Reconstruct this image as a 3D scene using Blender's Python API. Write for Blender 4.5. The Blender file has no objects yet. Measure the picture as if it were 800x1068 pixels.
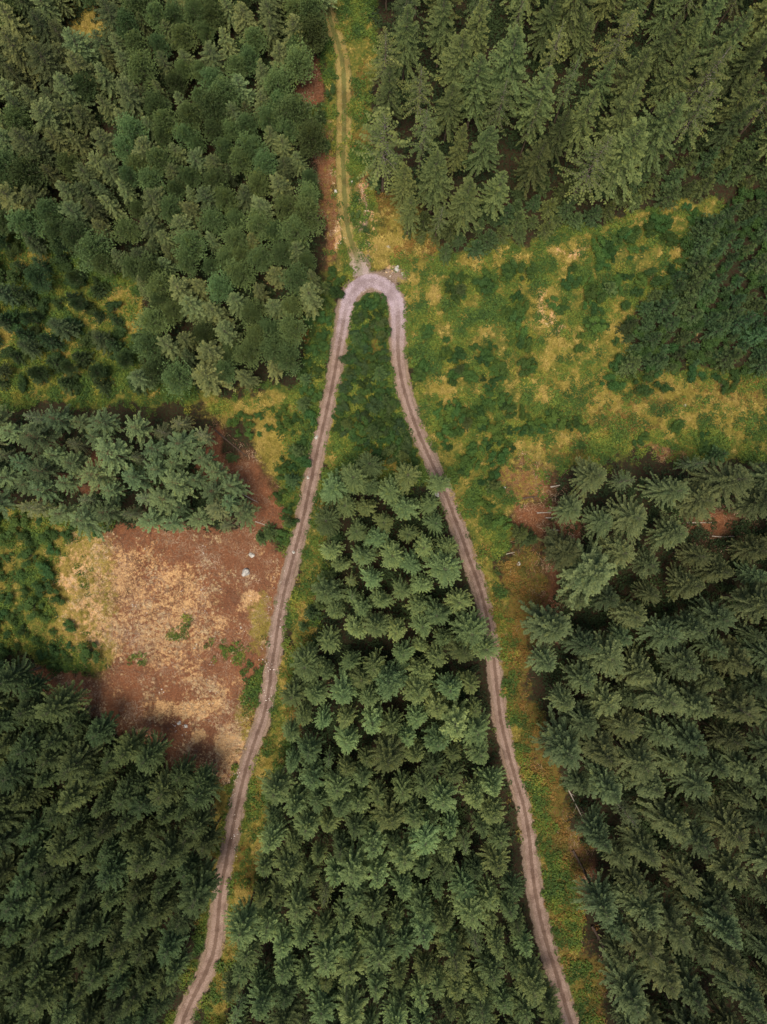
import bpy, math, random
import numpy as np
from mathutils import Vector, Matrix, Euler

random.seed(7)
rng = np.random.default_rng(7)
R = math.radians
sc = bpy.context.scene
C = sc.collection

# ------------------------------------------------------------------ camera, sky, sun, exposure
ALT = 120.0                      # drone height over the ground
MPP = 0.1625                     # metres of ground for one pixel of the 800 px wide photograph
HX, HY = 400.0, 534.0
cam = bpy.data.cameras.new('camera')
cam.sensor_fit = 'HORIZONTAL'
cam.angle = 2 * math.atan(HX * MPP / ALT)
cam.clip_start = 1.0
cam.clip_end = 9000
co = bpy.data.objects.new('camera', cam)
co.location = (0, 0, ALT)
co.rotation_euler = (0, 0, 0)
C.objects.link(co)
sc.camera = co

SUN_EL, SUN_AZ = 74.0, 200.0     # azimuth measured from +Y (top of the photo) clockwise
w = bpy.data.worlds.new('World')
sc.world = w
w.use_nodes = True
nt = w.node_tree
bg = nt.nodes['Background']
sky = nt.nodes.new('ShaderNodeTexSky')
sky.sky_type = 'NISHITA'
sky.sun_disc = False
sky.sun_elevation = R(SUN_EL)
sky.sun_rotation = R(SUN_AZ)
sky.air_density = 1.4
sky.dust_density = 6.0
sky.ozone_density = 0.6
nt.links.new(sky.outputs[0], bg.inputs[0])
bg.inputs[1].default_value = 0.078
sl = bpy.data.lights.new('sun', 'SUN')
sl.energy = 2.0
sl.angle = R(28)
sl.color = (1.0, 0.88, 0.70)
so = bpy.data.objects.new('sun', sl)
az = R(SUN_AZ)
sd = Vector((math.sin(az) * math.cos(R(SUN_EL)), math.cos(az) * math.cos(R(SUN_EL)), math.sin(R(SUN_EL))))
so.rotation_euler = sd.to_track_quat('Z', 'Y').to_euler()
so.location = (0, 0, 200)
C.objects.link(so)
vs = sc.view_settings
vs.view_transform = 'Standard'
vs.look = 'None'
vs.gamma = 1
vs.exposure = 0.85
vs.use_curve_mapping = False
sc.cycles.max_bounces = 5
sc.cycles.diffuse_bounces = 3
sc.cycles.use_denoising = True

# ------------------------------------------------------------------ helpers
def lattice(seed, n=256):
    return np.random.default_rng(seed).random((n, n))
_L = [lattice(100 + i) for i in range(8)]
def vnoise(x, y, k=0):
    L = _L[k % 8]; n = L.shape[0]
    xi = np.floor(x).astype(np.int64); yi = np.floor(y).astype(np.int64)
    fx = x - xi; fy = y - yi
    fx = fx * fx * (3 - 2 * fx); fy = fy * fy * (3 - 2 * fy)
    a = L[xi % n, yi % n]; b = L[(xi + 1) % n, yi % n]; c = L[xi % n, (yi + 1) % n]; d = L[(xi + 1) % n, (yi + 1) % n]
    return (a * (1 - fx) + b * fx) * (1 - fy) + (c * (1 - fx) + d * fx) * fy
def fbm(x, y, k=0, o=4):
    s = 0; a = 0.5; t = 0
    for i in range(o):
        s = s + a * vnoise(x * 2 ** i + 13.7 * i, y * 2 ** i + 7.1 * i, k + i); t += a; a *= 0.5
    return s / t
def relief(x, y):
    """Lie of the land in metres."""
    x = np.asarray(x, float); y = np.asarray(y, float)
    return 1.0 * (fbm(x / 34 + 50, y / 34 + 50, 3, 2) - 0.5)
def world(px, py):
    return (px - HX) * MPP, (HY - py) * MPP
def pix(x, y):
    return x / MPP + HX, HY - y / MPP
def seg_dist(px, py, pts, closed=False):
    pts = np.asarray(pts, float)
    d = np.full(px.shape, 1e18)
    n = len(pts)
    for i in range(n if closed else n - 1):
        ax, ay = pts[i]; bx, by = pts[(i + 1) % n]
        vx, vy = bx - ax, by - ay
        t = np.clip(((px - ax) * vx + (py - ay) * vy) / (vx * vx + vy * vy + 1e-9), 0, 1)
        d = np.minimum(d, (px - ax - t * vx) ** 2 + (py - ay - t * vy) ** 2)
    return np.sqrt(d)
def inside(px, py, pts):
    r = np.zeros(px.shape, bool); n = len(pts); j = n - 1
    for i in range(n):
        xi, yi = pts[i]; xj, yj = pts[j]
        c = ((yi > py) != (yj > py)) & (px < (xj - xi) * (py - yi) / (yj - yi + 1e-12) + xi)
        r ^= c; j = i
    return r
def soft(px, py, pts, s=6.0):
    d = seg_dist(px, py, pts, True)
    d = np.where(inside(px, py, pts), d, -d)
    return np.clip(0.5 + d / (2 * s), 0, 1)
def blob(px, py, x, y, rx, ry):
    d = np.sqrt(((px - x) / rx) ** 2 + ((py - y) / ry) ** 2)
    return np.clip(1.4 - 0.9 * d, 0, 1)
def spline(pts, step):
    P = [Vector(p) for p in pts]; out = []
    P = [P[0] * 2 - P[1]] + P + [P[-1] * 2 - P[-2]]
    for i in range(1, len(P) - 2):
        a, b, c, d = P[i - 1:i + 3]
        n = max(2, int((c - b).length / step))
        for k in range(n):
            t = k / n
            out.append(0.5 * ((2 * b) + (c - a) * t + (2 * a - 5 * b + 4 * c - d) * t * t + (3 * b - a - 3 * c + d) * t ** 3))
    out.append(P[-2])
    return out
def mesh_np(name, V, F, mats, mat_idx=None, attrs=None, smooth=False):
    """V (n,3), F (m,4) quads or (m,3) tris"""
    V = np.asarray(V, np.float32); F = np.asarray(F, np.int32)
    me = bpy.data.meshes.new(name)
    me.vertices.add(len(V)); me.vertices.foreach_set('co', V.ravel())
    k = F.shape[1]
    me.loops.add(F.size); me.loops.foreach_set('vertex_index', F.ravel())
    me.polygons.add(len(F)); me.polygons.foreach_set('loop_start', np.arange(0, F.size, k, dtype=np.int32))
    if mat_idx is not None:
        me.polygons.foreach_set('material_index', np.asarray(mat_idx, np.int32))
    if smooth:
        me.polygons.foreach_set('use_smooth', np.ones(len(F), bool))
    for m in mats: me.materials.append(m)
    for an, (ty, data) in (attrs or {}).items():
        a = me.attributes.new(an, ty, 'POINT')
        a.data.foreach_set('value' if ty == 'FLOAT' else 'color', np.asarray(data, np.float32).ravel())
    me.update(calc_edges=True)
    return me
def link(name, me, parent=None, loc=None):
    o = bpy.data.objects.new(name, me); C.objects.link(o)
    if parent: o.parent = parent
    if loc is not None: o.location = loc
    return o
def tag(o, label=None, cat=None, group=None, kind=None):
    if label: o['label'] = label
    if cat: o['category'] = cat
    if group: o['group'] = group
    if kind: o['kind'] = kind
    return o

# ------------------------------------------------------------------ materials
def new_mat(name, rough=0.85):
    m = bpy.data.materials.new(name); m.use_nodes = True
    n = m.node_tree; b = n.nodes['Principled BSDF']
    b.inputs['Roughness'].default_value = rough
    b.inputs['Specular IOR Level'].default_value = 0.2
    return m, n, b
def N(n, t, **kw):
    x = n.nodes.new(t)
    for k, v in kw.items():
        if k.startswith('i_'):
            x.inputs[int(k[2:])].default_value = v
        else: setattr(x, k, v)
    return x
def mixc(n, f, a, b, mode='MIX'):
    x = n.nodes.new('ShaderNodeMix'); x.data_type = 'RGBA'; x.blend_type = mode
    for s, v in ((0, f), (6, a), (7, b)):
        if isinstance(v, bpy.types.NodeSocket): n.links.new(v, x.inputs[s])
        elif s == 0: x.inputs[0].default_value = v
        else: x.inputs[s].default_value = (*v, 1) if len(v) == 3 else v
    return x.outputs[2]
def math_(n, op, a, b=None, c=None, clamp=False):
    x = n.nodes.new('ShaderNodeMath'); x.operation = op; x.use_clamp = clamp
    for i, v in enumerate((a, b, c)):
        if v is None: continue
        if isinstance(v, bpy.types.NodeSocket): n.links.new(v, x.inputs[i])
        else: x.inputs[i].default_value = v
    return x.outputs[0]
def attr(n, name, ty='GEOMETRY'):
    x = n.nodes.new('ShaderNodeAttribute'); x.attribute_name = name; x.attribute_type = ty
    return x
def noise(n, scale, detail=5, rough=0.6, vec=None, dist=0.0):
    x = n.nodes.new('ShaderNodeTexNoise'); x.inputs['Scale'].default_value = scale
    x.inputs['Detail'].default_value = detail; x.inputs['Roughness'].default_value = rough
    x.inputs['Distortion'].default_value = dist
    if vec: n.links.new(vec, x.inputs['Vector'])
    return x.outputs[0]
def pos(n):
    g = n.nodes.new('ShaderNodeNewGeometry'); return g.outputs['Position']
def ramp(n, f, stops):
    x = n.nodes.new('ShaderNodeValToRGB'); e = x.color_ramp.elements
    while len(e) < len(stops): e.new(0.5)
    for q, (p, c) in zip(e, stops): q.position = p; q.color = (*c, 1)
    n.links.new(f, x.inputs[0]); return x.outputs[0]
def sstep(n, v, lo, hi):
    x = n.nodes.new('ShaderNodeMapRange'); x.interpolation_type = 'SMOOTHSTEP'
    n.links.new(v, x.inputs[0]); x.inputs[1].default_value = lo; x.inputs[2].default_value = hi
    return x.outputs[0]
def bump(n, b, h, s, d):
    x = n.nodes.new('ShaderNodeBump'); x.inputs['Strength'].default_value = s; x.inputs['Distance'].default_value = d
    n.links.new(h, x.inputs['Height']); n.links.new(x.outputs[0], b.inputs['Normal'])

def needle_mat(name, young):
    """Foliage: the colour of the single tree with any painted edge darkening (its property tint) varied by twig; new growth at the twig ends is paler."""
    m, n, b = new_mat(name, 0.75)
    t = attr(n, 'tint', 'INSTANCER'); v = attr(n, 'vary')
    a = mixc(n, 0.5, t.outputs['Color'], (0.5, 0.5, 0.5), 'MIX')
    dark = mixc(n, 1.0, t.outputs['Color'], (0.62, 0.72, 0.72), 'MULTIPLY')
    pale = mixc(n, 1.0, t.outputs['Color'], young, 'MULTIPLY')
    c = mixc(n, v.outputs['Fac'], dark, pale)
    nz = noise(n, 0.9, 3, 0.6, pos(n))
    c = mixc(n, sstep(n, nz, 0.5, 0.75), c, mixc(n, 1.0, c, (1.2, 1.08, 0.8), 'MULTIPLY'))
    n.links.new(c, b.inputs['Base Color'])
    b.inputs['Transmission Weight'].default_value = 0
    tr = n.nodes.new('ShaderNodeBsdfTranslucent'); n.links.new(c, tr.inputs[0])
    mx = n.nodes.new('ShaderNodeMixShader'); mx.inputs[0].default_value = 0.22
    out = [x for x in n.nodes if x.type == 'OUTPUT_MATERIAL'][0]
    n.links.new(b.outputs[0], mx.inputs[1]); n.links.new(tr.outputs[0], mx.inputs[2]); n.links.new(mx.outputs[0], out.inputs[0])
    return m
M_SPRUCE = needle_mat('spruce_needles', (1.85, 1.62, 1.55))
M_PINE = needle_mat('pine_needles', (1.35, 1.5, 1.3))
M_LEAF = needle_mat('broad_leaves', (1.5, 1.45, 1.1))

def wood_mat(name, a, b_, sc_=6.0):
    m, n, b = new_mat(name, 0.9)
    c = ramp(n, noise(n, sc_, 5, 0.65, pos(n)), [(0.3, a), (0.7, b_)])
    n.links.new(c, b.inputs['Base Color'])
    bump(n, b, noise(n, sc_ * 4, 4, 0.6, pos(n)), 0.5, 0.02)
    return m
M_BARK = wood_mat('bark', (0.075, 0.05, 0.035), (0.19, 0.14, 0.10))
M_TWIG = wood_mat('twig_wood', (0.13, 0.115, 0.08), (0.25, 0.22, 0.16))
M_PINEBARK = wood_mat('pine_bark', (0.16, 0.085, 0.05), (0.30, 0.18, 0.11))
M_DEADWOOD = wood_mat('dead_wood', (0.20, 0.17, 0.14), (0.42, 0.38, 0.33))
M_DARKLOG = wood_mat('wet_log', (0.035, 0.025, 0.02), (0.12, 0.085, 0.065))
M_STONE = wood_mat('stone', (0.16, 0.155, 0.14), (0.58, 0.56, 0.52), 3.0)

def vcol_mat(name, rough=0.85, trans=0.0):
    m, n, b = new_mat(name, rough)
    a = attr(n, 'colour')
    c = mixc(n, noise(n, 2.2, 4, 0.6, pos(n)), mixc(n, 1.0, a.outputs['Color'], (0.75, 0.78, 0.75), 'MULTIPLY'), mixc(n, 1.0, a.outputs['Color'], (1.25, 1.2, 1.2), 'MULTIPLY'))
    n.links.new(c, b.inputs['Base Color'])
    return m
M_COVER = vcol_mat('low_plants')

# ------------------------------------------------------------------ the tracks (centre lines in photo pixels)
LEFT = [(186, 1085), (193, 1060), (203, 1037), (215, 1013), (225, 983), (231, 928), (238, 890), (245, 853), (251, 825), (257, 800), (265, 775), (274, 750), (280, 722), (283, 698), (287, 672), (291, 645), (297, 615), (306, 580), (315, 545), (323, 508), (331, 470), (340, 432), (348, 395), (354, 360), (360, 328)]
BEND = [(360, 328), (364, 312), (371, 301), (382, 294), (394, 295), (405, 302), (412, 313), (415, 328)]
RIGHT = [(415, 328), (415, 350), (416, 378), (421, 405), (432, 440), (446, 473), (460, 503), (471, 531), (481, 558), (491, 587), (501, 615), (508, 645), (514, 680), (518, 715), (522, 750), (529, 780), (537, 810), (546, 840), (552, 875), (556, 915), (563, 955), (572, 990), (583, 1025), (593, 1060), (603, 1090)]
PATH = [(336, -18), (341, 5), (347, 30), (354, 50), (358, 72), (359, 100), (359, 130), (358, 165), (359, 195), (361, 225), (365, 248), (372, 268), (376, 288)]
TRACKPX = LEFT + BEND[1:] + RIGHT[1:]

# ------------------------------------------------------------------ the ground: one sheet out to the horizon
def axis(lo, hi, step):
    a = list(np.arange(lo, hi + 1e-6, step)); s = step * 2; left = []; x = lo
    while x > -3500: x -= s; left.append(x); s *= 1.5
    s = step * 2; right = []; x = a[-1]
    while x < 3500: x += s; right.append(x); s *= 1.5
    return np.array(left[::-1] + a + right)
gx = axis(-80, 80, 0.3); gy = axis(-104, 104, 0.3)
X, Y = np.meshgrid(gx, gy, indexing='ij')
PX, PY = pix(X, Y)
WX = PX + 34 * (fbm(PX / 26, PY / 26, 1) - 0.5) + 8 * (fbm(PX / 6, PY / 6, 4, 2) - 0.5)
WY = PY + 30 * (fbm(PX / 26 + 31, PY / 26 + 17, 2) - 0.5) + 8 * (fbm(PX / 6 + 9, PY / 6 + 5, 5, 2) - 0.5)
near = (np.abs(X) < 90) & (np.abs(Y) < 112)
def field(fn):
    out = np.zeros(X.shape); out[near] = fn(WX[near], WY[near]); return out
POLY = dict(
 clearing=[(416, 262), (470, 262), (560, 245), (620, 230), (700, 208), (758, 200), (740, 262), (668, 322), (650, 345), (655, 392), (760, 378), (960, 380), (960, 470), (700, 478), (620, 482), (575, 490), (535, 560), (505, 600), (440, 470), (418, 360)],
 hairpin=[(360, 300), (415, 300), (412, 380), (430, 440), (458, 510), (340, 510), (350, 430), (358, 360)],
 leftverge=[(350, 270), (352, 330), (340, 410), (325, 480), (305, 590), (296, 560), (284, 500), (300, 440), (312, 400), (320, 330), (335, 290)],
 corridor=[(325, -40), (396, -40), (392, 100), (388, 200), (400, 300), (345, 300), (334, 250), (332, 120)],
 meadow=[(-160, 525), (30, 525), (106, 535), (112, 552), (70, 560), (52, 600), (60, 630), (88, 650), (108, 690), (60, 700), (20, 685), (-160, 660)],
 tongue=[(78, 585), (96, 580), (100, 600), (90, 615)], tongue_b=[(112, 628), (130, 622), (126, 640)],
 olive=[(-160, 385), (60, 375), (160, 395), (250, 412), (315, 400), (312, 430), (240, 425), (120, 420), (-160, 425)],
 leftmix=[(-160, 235), (60, 235), (140, 290), (160, 340), (150, 395), (-160, 400)],
 kgreen=[(480, 520), (520, 590), (530, 640), (535, 700), (545, 760), (560, 810), (580, 870), (600, 960), (640, 1100), (590, 1100), (560, 920), (535, 800), (515, 700), (500, 610)],
 everge=[(320, 500), (345, 500), (345, 560), (335, 640), (318, 700), (300, 770), (285, 840), (270, 900), (262, 960), (250, 1010), (240, 1100), (200, 1100), (225, 1000), (240, 900), (262, 800), (290, 700), (305, 620)],
 wverge=[(300, 600), (284, 690), (260, 790), (240, 880), (222, 990), (190, 1080), (170, 1080), (210, 1000), (225, 900), (235, 830), (258, 740), (275, 660)],
)
green = field(lambda x, y: np.maximum.reduce([soft(x, y, POLY[k], 5) for k in ('clearing', 'hairpin', 'leftverge', 'corridor', 'meadow', 'tongue', 'tongue_b', 'olive', 'leftmix', 'kgreen', 'everge', 'wverge')]))
yb = [(440, 300, 14, 24), (456, 312, 8, 14), (590, 262, 32, 9), (540, 268, 24, 8), (495, 276, 22, 8), (660, 230, 22, 8), (705, 214, 20, 8), (570, 318, 18, 26), (576, 350, 16, 16), (560, 372, 14, 8), (645, 352, 7, 32), (690, 290, 9, 18), (712, 262, 8, 16), (655, 320, 8, 14), (610, 398, 44, 14), (560, 405, 18, 10), (460, 405, 18, 10), (478, 332, 7, 12), (505, 350, 8, 12), (640, 425, 50, 22), (600, 452, 34, 12), (715, 405, 70, 12), (760, 430, 60, 24), (715, 430, 50, 22), (487, 440, 7, 26), (552, 468, 26, 10), (420, 240, 30, 30), (400, 255, 16, 24), (352, 445, 8, 40), (408, 480, 30, 14), (120, 325, 30, 24), (60, 350, 20, 16), (28, 270, 26, 14), (8, 350, 14, 16), (70, 368, 10, 8), (88, 10, 24, 24), (110, 26, 12, 12), (185, 18, 8, 10), (265, 425, 46, 14), (285, 455, 22, 34), (70, 590, 24, 40), (5, 600, 12, 34), (30, 545, 26, 14), (75, 660, 26, 26), (85, 610, 34, 60), (100, 665, 20, 30), (320, 650, 8, 40), (300, 720, 9, 50), (272, 830, 10, 60), (250, 930, 9, 60), (240, 1020, 12, 40), (270, 650, 8, 30), (255, 750, 8, 26), (228, 880, 6, 60), (382, 20, 6, 12), (388, 62, 10, 9), (700, 395, 20, 8)]
yellow = field(lambda x, y: np.maximum.reduce([blob(x, y, *b) for b in yb] + [0.42 * soft(x, y, POLY['clearing'], 8), 0.4 * soft(x, y, POLY['olive'], 8), 0.45 * soft(x, y, POLY['kgreen'], 6), 0.35 * soft(x, y, POLY['corridor'], 6), 0.4 * soft(x, y, POLY['everge'], 6), 0.35 * soft(x, y, POLY['meadow'], 6)]))
ob = [(433, 262, 14, 18), (400, 225, 8, 16), (378, 78, 7, 20), (378, 115, 6, 20), (384, 145, 9, 14), (520, 640, 0.1, 0.1), (545, 620, 18, 50), (538, 690, 12, 60), (552, 770, 12, 50), (572, 830, 14, 46), (590, 890, 16, 50), (590, 960, 16, 60), (612, 1040, 18, 50), (640, 440, 44, 14), (680, 415, 40, 12), (600, 470, 30, 9), (770, 410, 40, 14), (400, 365, 5, 16), (312, 345, 8, 22), (322, 318, 8, 14), (310, 730, 6, 60), (262, 900, 8, 30), (306, 545, 5, 10), (345, 535, 10, 16)]
orange = field(lambda x, y: np.maximum.reduce([blob(x, y, *b) for b in ob]))
POLY_SOIL = [(100, 552), (150, 545), (215, 543), (290, 556), (302, 600), (286, 640), (270, 700), (262, 760), (240, 815), (200, 812), (150, 780), (90, 750), (50, 728), (20, 705), (40, 690), (80, 705), (112, 690), (104, 640), (98, 600)]
sb = [(225, 470, 16, 30), (245, 500, 26, 26), (275, 530, 20, 36), (105, 480, 16, 16), (90, 500, 30, 9), (550, 495, 36, 22), (560, 540, 26, 34), (575, 610, 16, 40), (590, 560, 14, 30), (745, 545, 36, 20), (690, 470, 30, 8), (340, 190, 11, 50), (346, 230, 12, 40), (380, 200, 5, 16), (600, 880, 10, 30), (610, 910, 12, 30), (320, 90, 12, 20), (320, 60, 8, 20)]
soil = field(lambda x, y: np.maximum.reduce([soft(x, y, POLY_SOIL, 6)] + [(.58 if b[0] > 500 else .9) * blob(x, y, *b) for b in sb]))
POLY_STRAW = [(62, 556), (112, 556), (160, 570), (205, 590), (222, 610), (245, 640), (246, 668), (222, 668), (225, 700), (242, 720), (252, 745), (225, 748), (200, 720), (178, 700), (150, 690), (118, 690), (84, 650), (60, 600)]
stb = [(200, 740, 44, 14), (240, 785, 16, 26), (205, 770, 10, 8), (258, 625, 8, 8), (570, 320, 8, 14), (578, 345, 8, 8), (456, 312, 5, 9), (590, 262, 16, 4), (378, 222, 5, 26), (354, 244, 8, 16), (414, 284, 8, 7), (390, 252, 6, 8), (352, 180, 4, 8), (30, 545, 10, 5), (78, 590, 22, 34), (90, 640, 20, 40)]
straw = field(lambda x, y: np.maximum.reduce([0.50 * soft(x, y, POLY_STRAW, 14), 0.2 * soft(x, y, POLY_SOIL, 10)] + [0.8 * blob(x, y, *b) for b in stb]))
trackd = np.full(X.shape, 99.0); trackd[near] = seg_dist(PX[near], PY[near], TRACKPX) * MPP
pathd = np.full(X.shape, 99.0); pathd[near] = seg_dist(PX[near], PY[near], PATH) * MPP
wob = fbm(PX / 5, PY / 5, 2, 3)
halfw = np.where(near, 0.94 + .25 * np.clip((PY - 800) / 200, 0, 1) + .42 * np.clip(1 - (PY - 300) / 70, 0, 1), 1)
gravel = np.clip(1.0 - (trackd - halfw - .05) / 0.75 + (wob - 0.5) * 1.0, 0, 1)
gravel = np.maximum(gravel, np.where(near, np.maximum(np.maximum(blob(PX, PY, 377, 272, 11, 22), blob(PX, PY, 412, 287, 14, 9)), .8 * blob(PX, PY, 378, 225, 7, 22)) * .9, 0))
pathm = np.clip(1.0 - (np.abs(pathd) - 0.6) / 0.9 + (wob - 0.5), 0, 1)
yellow = np.maximum(yellow, 0.5 * pathm)
patch = field(lambda x, y: np.maximum.reduce([blob(x, y, *b) for b in [(238, 680, 16, 10), (150, 690, 10, 6), (180, 660, 9, 7), (193, 650, 8, 12), (262, 705, 5, 30)]]))
green = np.maximum(green * (1 - 0.95 * np.minimum(1, soil * 1.6) * (1 - patch)), patch * 0.7)
far = np.clip((np.maximum(np.abs(X) - 85, np.abs(Y) - 105)) / 60, 0, 1)
Z = relief(X, Y) + np.where(near, 0.22 * (fbm(X / 1.3, Y / 1.3, 6, 3) - 0.5), 0) * np.clip((np.minimum(trackd, pathd * 1.5) - 1.5) / 1.2, 0.03, 1)
nx, ny = X.shape
idx = np.arange(nx * ny).reshape(nx, ny)
F = np.stack([idx[:-1, :-1], idx[1:, :-1], idx[1:, 1:], idx[:-1, 1:]], -1).reshape(-1, 4)
mA = np.stack([green, yellow, orange, soil], -1).reshape(-1, 4)
mB = np.stack([straw, gravel, far, pathm], -1).reshape(-1, 4)

mg, n, b = new_mat('forest_ground', 0.95)
P = pos(n)
A = attr(n, 'coverA'); B = attr(n, 'coverB')
sa = n.nodes.new('ShaderNodeSeparateColor'); n.links.new(A.outputs['Color'], sa.inputs[0])
sb_ = n.nodes.new('ShaderNodeSeparateColor'); n.links.new(B.outputs['Color'], sb_.inputs[0])
n1 = noise(n, 0.55, 7, 0.62, P); n2 = noise(n, 2.6, 6, 0.7, P); n3 = noise(n, 9.0, 5, 0.7, P); n4 = noise(n, 1.15, 6, 0.7, P, 0.6)
floor_c = ramp(n, n2, [(0.30, (0.014, 0.010, 0.007)), (0.45, (0.030, 0.015, 0.009)), (0.54, (0.020, 0.026, 0.010)), (0.75, (0.036, 0.034, 0.016))])
green_c = ramp(n, n2, [(0.30, (0.026, 0.046, 0.009)), (0.5, (0.064, 0.088, 0.016)), (0.72, (0.18, 0.155, 0.03))])
yell_c = ramp(n, n3, [(0.28, (0.085, 0.080, 0.016)), (0.5, (0.205, 0.17, 0.034)), (0.72, (0.40, 0.30, 0.10))])
oran_c = ramp(n, n2, [(0.28, (0.045, 0.042, 0.012)), (0.42, (0.115, 0.062, 0.018)), (0.52, (0.135, 0.105, 0.022)), (0.62, (0.065, 0.078, 0.018)), (0.75, (0.24, 0.17, 0.045))])
soil_c = ramp(n, math_(n, 'ADD', math_(n, 'MULTIPLY', n3, 0.6), math_(n, 'MULTIPLY', n2, 0.4)), [(0.3, (0.05, 0.020, 0.010)), (0.44, (0.13, 0.052, 0.026)), (0.56, (0.22, 0.095, 0.047)), (0.70, (0.38, 0.22, 0.12))])
straw_c = ramp(n, n3, [(0.3, (0.24, 0.125, 0.055)), (0.5, (0.47, 0.29, 0.135)), (0.7, (0.68, 0.50, 0.29))])
grav_c = ramp(n, n3, [(0.3, (0.10, 0.068, 0.05)), (0.5, (0.20, 0.145, 0.11)), (0.7, (0.36, 0.28, 0.23))])
def thr(v, nz, k=0.9, wd=0.16):
    s = math_(n, 'ADD', v, math_(n, 'MULTIPLY', math_(n, 'SUBTRACT', nz, 0.5), k))
    return sstep(n, s, 0.5 - wd, 0.5 + wd)
c = mixc(n, thr(sa.outputs[0], n1, 0.9, 0.2), floor_c, green_c)
c = mixc(n, thr(A.outputs['Alpha'], n1, 0.5, 0.25), c, soil_c)
c = mixc(n, thr(sa.outputs[1], n4, 1.5, 0.34), c, yell_c)
c = mixc(n, math_(n, 'MULTIPLY', thr(sa.outputs[2], n4, 1.7, 0.3), 0.85), c, oran_c)
c = mixc(n, thr(sb_.outputs[0], math_(n, 'ADD', math_(n, 'MULTIPLY', noise(n, 1.5, 8, 0.82, P, 0.5), 0.7), math_(n, 'MULTIPLY', noise(n, 0.22, 3, 0.6, P), 0.3)), 3.8, 0.12), c, straw_c)
c = mixc(n, thr(sb_.outputs[1], n2, 1.1, 0.22), c, grav_c)
c = mixc(n, math_(n, 'MULTIPLY', sb_.outputs[2], 1.0), c, (0.03, 0.05, 0.02))
big = noise(n, 0.06, 3, 0.5, P)
c = mixc(n, sstep(n, big, 0.3, 0.7), mixc(n, 1.0, c, (0.86, 0.88, 0.9), 'MULTIPLY'), mixc(n, 1.0, c, (1.1, 1.06, 1.0), 'MULTIPLY'))
n.links.new(c, b.inputs['Base Color'])
bump(n, b, math_(n, 'ADD', n3, math_(n, 'MULTIPLY', n2, 1.6)), 0.9, 0.14)
me = mesh_np('ground', np.stack([X, Y, Z], -1).reshape(-1, 3), F, [mg], attrs={'coverA': ('FLOAT_COLOR', mA), 'coverB': ('FLOAT_COLOR', mB)}, smooth=True)
tag(link('ground', me), kind='structure')
def gz(x, y):
    return float(relief(x, y))

def sample(fieldarr, x, y):
    i = np.clip(np.searchsorted(gx, x), 0, nx - 1); j = np.clip(np.searchsorted(gy, y), 0, ny - 1)
    return fieldarr[i, j]

# ------------------------------------------------------------------ the forest track and the grass path
def track_mat(name, cols, centre, edge):
    m, n, b = new_mat(name, 0.95)
    P = pos(n); ac = attr(n, 'across'); hp = attr(n, 'paved')
    f = noise(n, 7.0, 6, 0.75, P)
    c = ramp(n, f, cols)
    c = mixc(n, hp.outputs['Fac'], c, ramp(n, f, [(0.3, (0.17, 0.125, 0.14)), (0.5, (0.30, 0.24, 0.275)), (0.7, (0.48, 0.41, 0.45))]))
    n1 = noise(n, 1.6, 5, 0.7, P)
    a = math_(n, 'ABSOLUTE', ac.outputs['Fac'])
    cen = math_(n, 'ADD', math_(n, 'SUBTRACT', 0.86, math_(n, 'MULTIPLY', a, 1.9)), math_(n, 'SUBTRACT', n1, 0.5))
    cen = math_(n, 'MULTIPLY', sstep(n, cen, 0.2, 0.5), math_(n, 'SUBTRACT', 1.0, math_(n, 'MULTIPLY', hp.outputs['Fac'], 0.8)))
    c = mixc(n, math_(n, 'MULTIPLY', cen, 0.9), c, mixc(n, noise(n, 5, 4, .6, P), centre[0], centre[1]))
    ed = sstep(n, math_(n, 'ADD', a, math_(n, 'MULTIPLY', math_(n, 'SUBTRACT', n1, 0.5), 0.9)), 0.66, 0.98)
    c = mixc(n, ed, c, ramp(n, noise(n, 9.0, 5, 0.7, P), edge))
    blot = noise(n, 0.35, 5, 0.65, P)
    c = mixc(n, sstep(n, blot, 0.42, 0.66), c, mixc(n, 1.0, c, (0.66, 0.62, 0.6), 'MULTIPLY'))
    sp = noise(n, 14.0, 2, 0.5, P)
    c = mixc(n, math_(n, 'MULTIPLY', sstep(n, sp, 0.62, 0.70), math_(n, 'ADD', 0.25, hp.outputs['Fac'])), c, (0.55, 0.50, 0.48))
    n.links.new(c, b.inputs['Base Color'])
    bump(n, b, math_(n, 'ADD', f, math_(n, 'MULTIPLY', n1, 0.8)), 0.7, 0.08)
    return m
M_TRACK = track_mat('stony_track', [(0.28, (0.12, 0.078, 0.062)), (0.5, (0.225, 0.16, 0.132)), (0.72, (0.37, 0.29, 0.25))], ((0.085, 0.052, 0.04), (0.15, 0.10, 0.075)), [(0.3, (0.10, 0.068, 0.05)), (0.5, (0.20, 0.145, 0.11)), (0.7, (0.36, 0.28, 0.23))])
M_PATH = track_mat('grass_path', [(0.28, (0.11, 0.10, 0.03)), (0.45, (0.20, 0.165, 0.05)), (0.58, (0.27, 0.20, 0.07)), (0.72, (0.35, 0.27, 0.12))], ((0.06, 0.078, 0.02), (0.13, 0.125, 0.035)), [(0.3, (0.03, 0.045, 0.012)), (0.5, (0.085, 0.088, 0.022)), (0.7, (0.20, 0.16, 0.05))])
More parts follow.
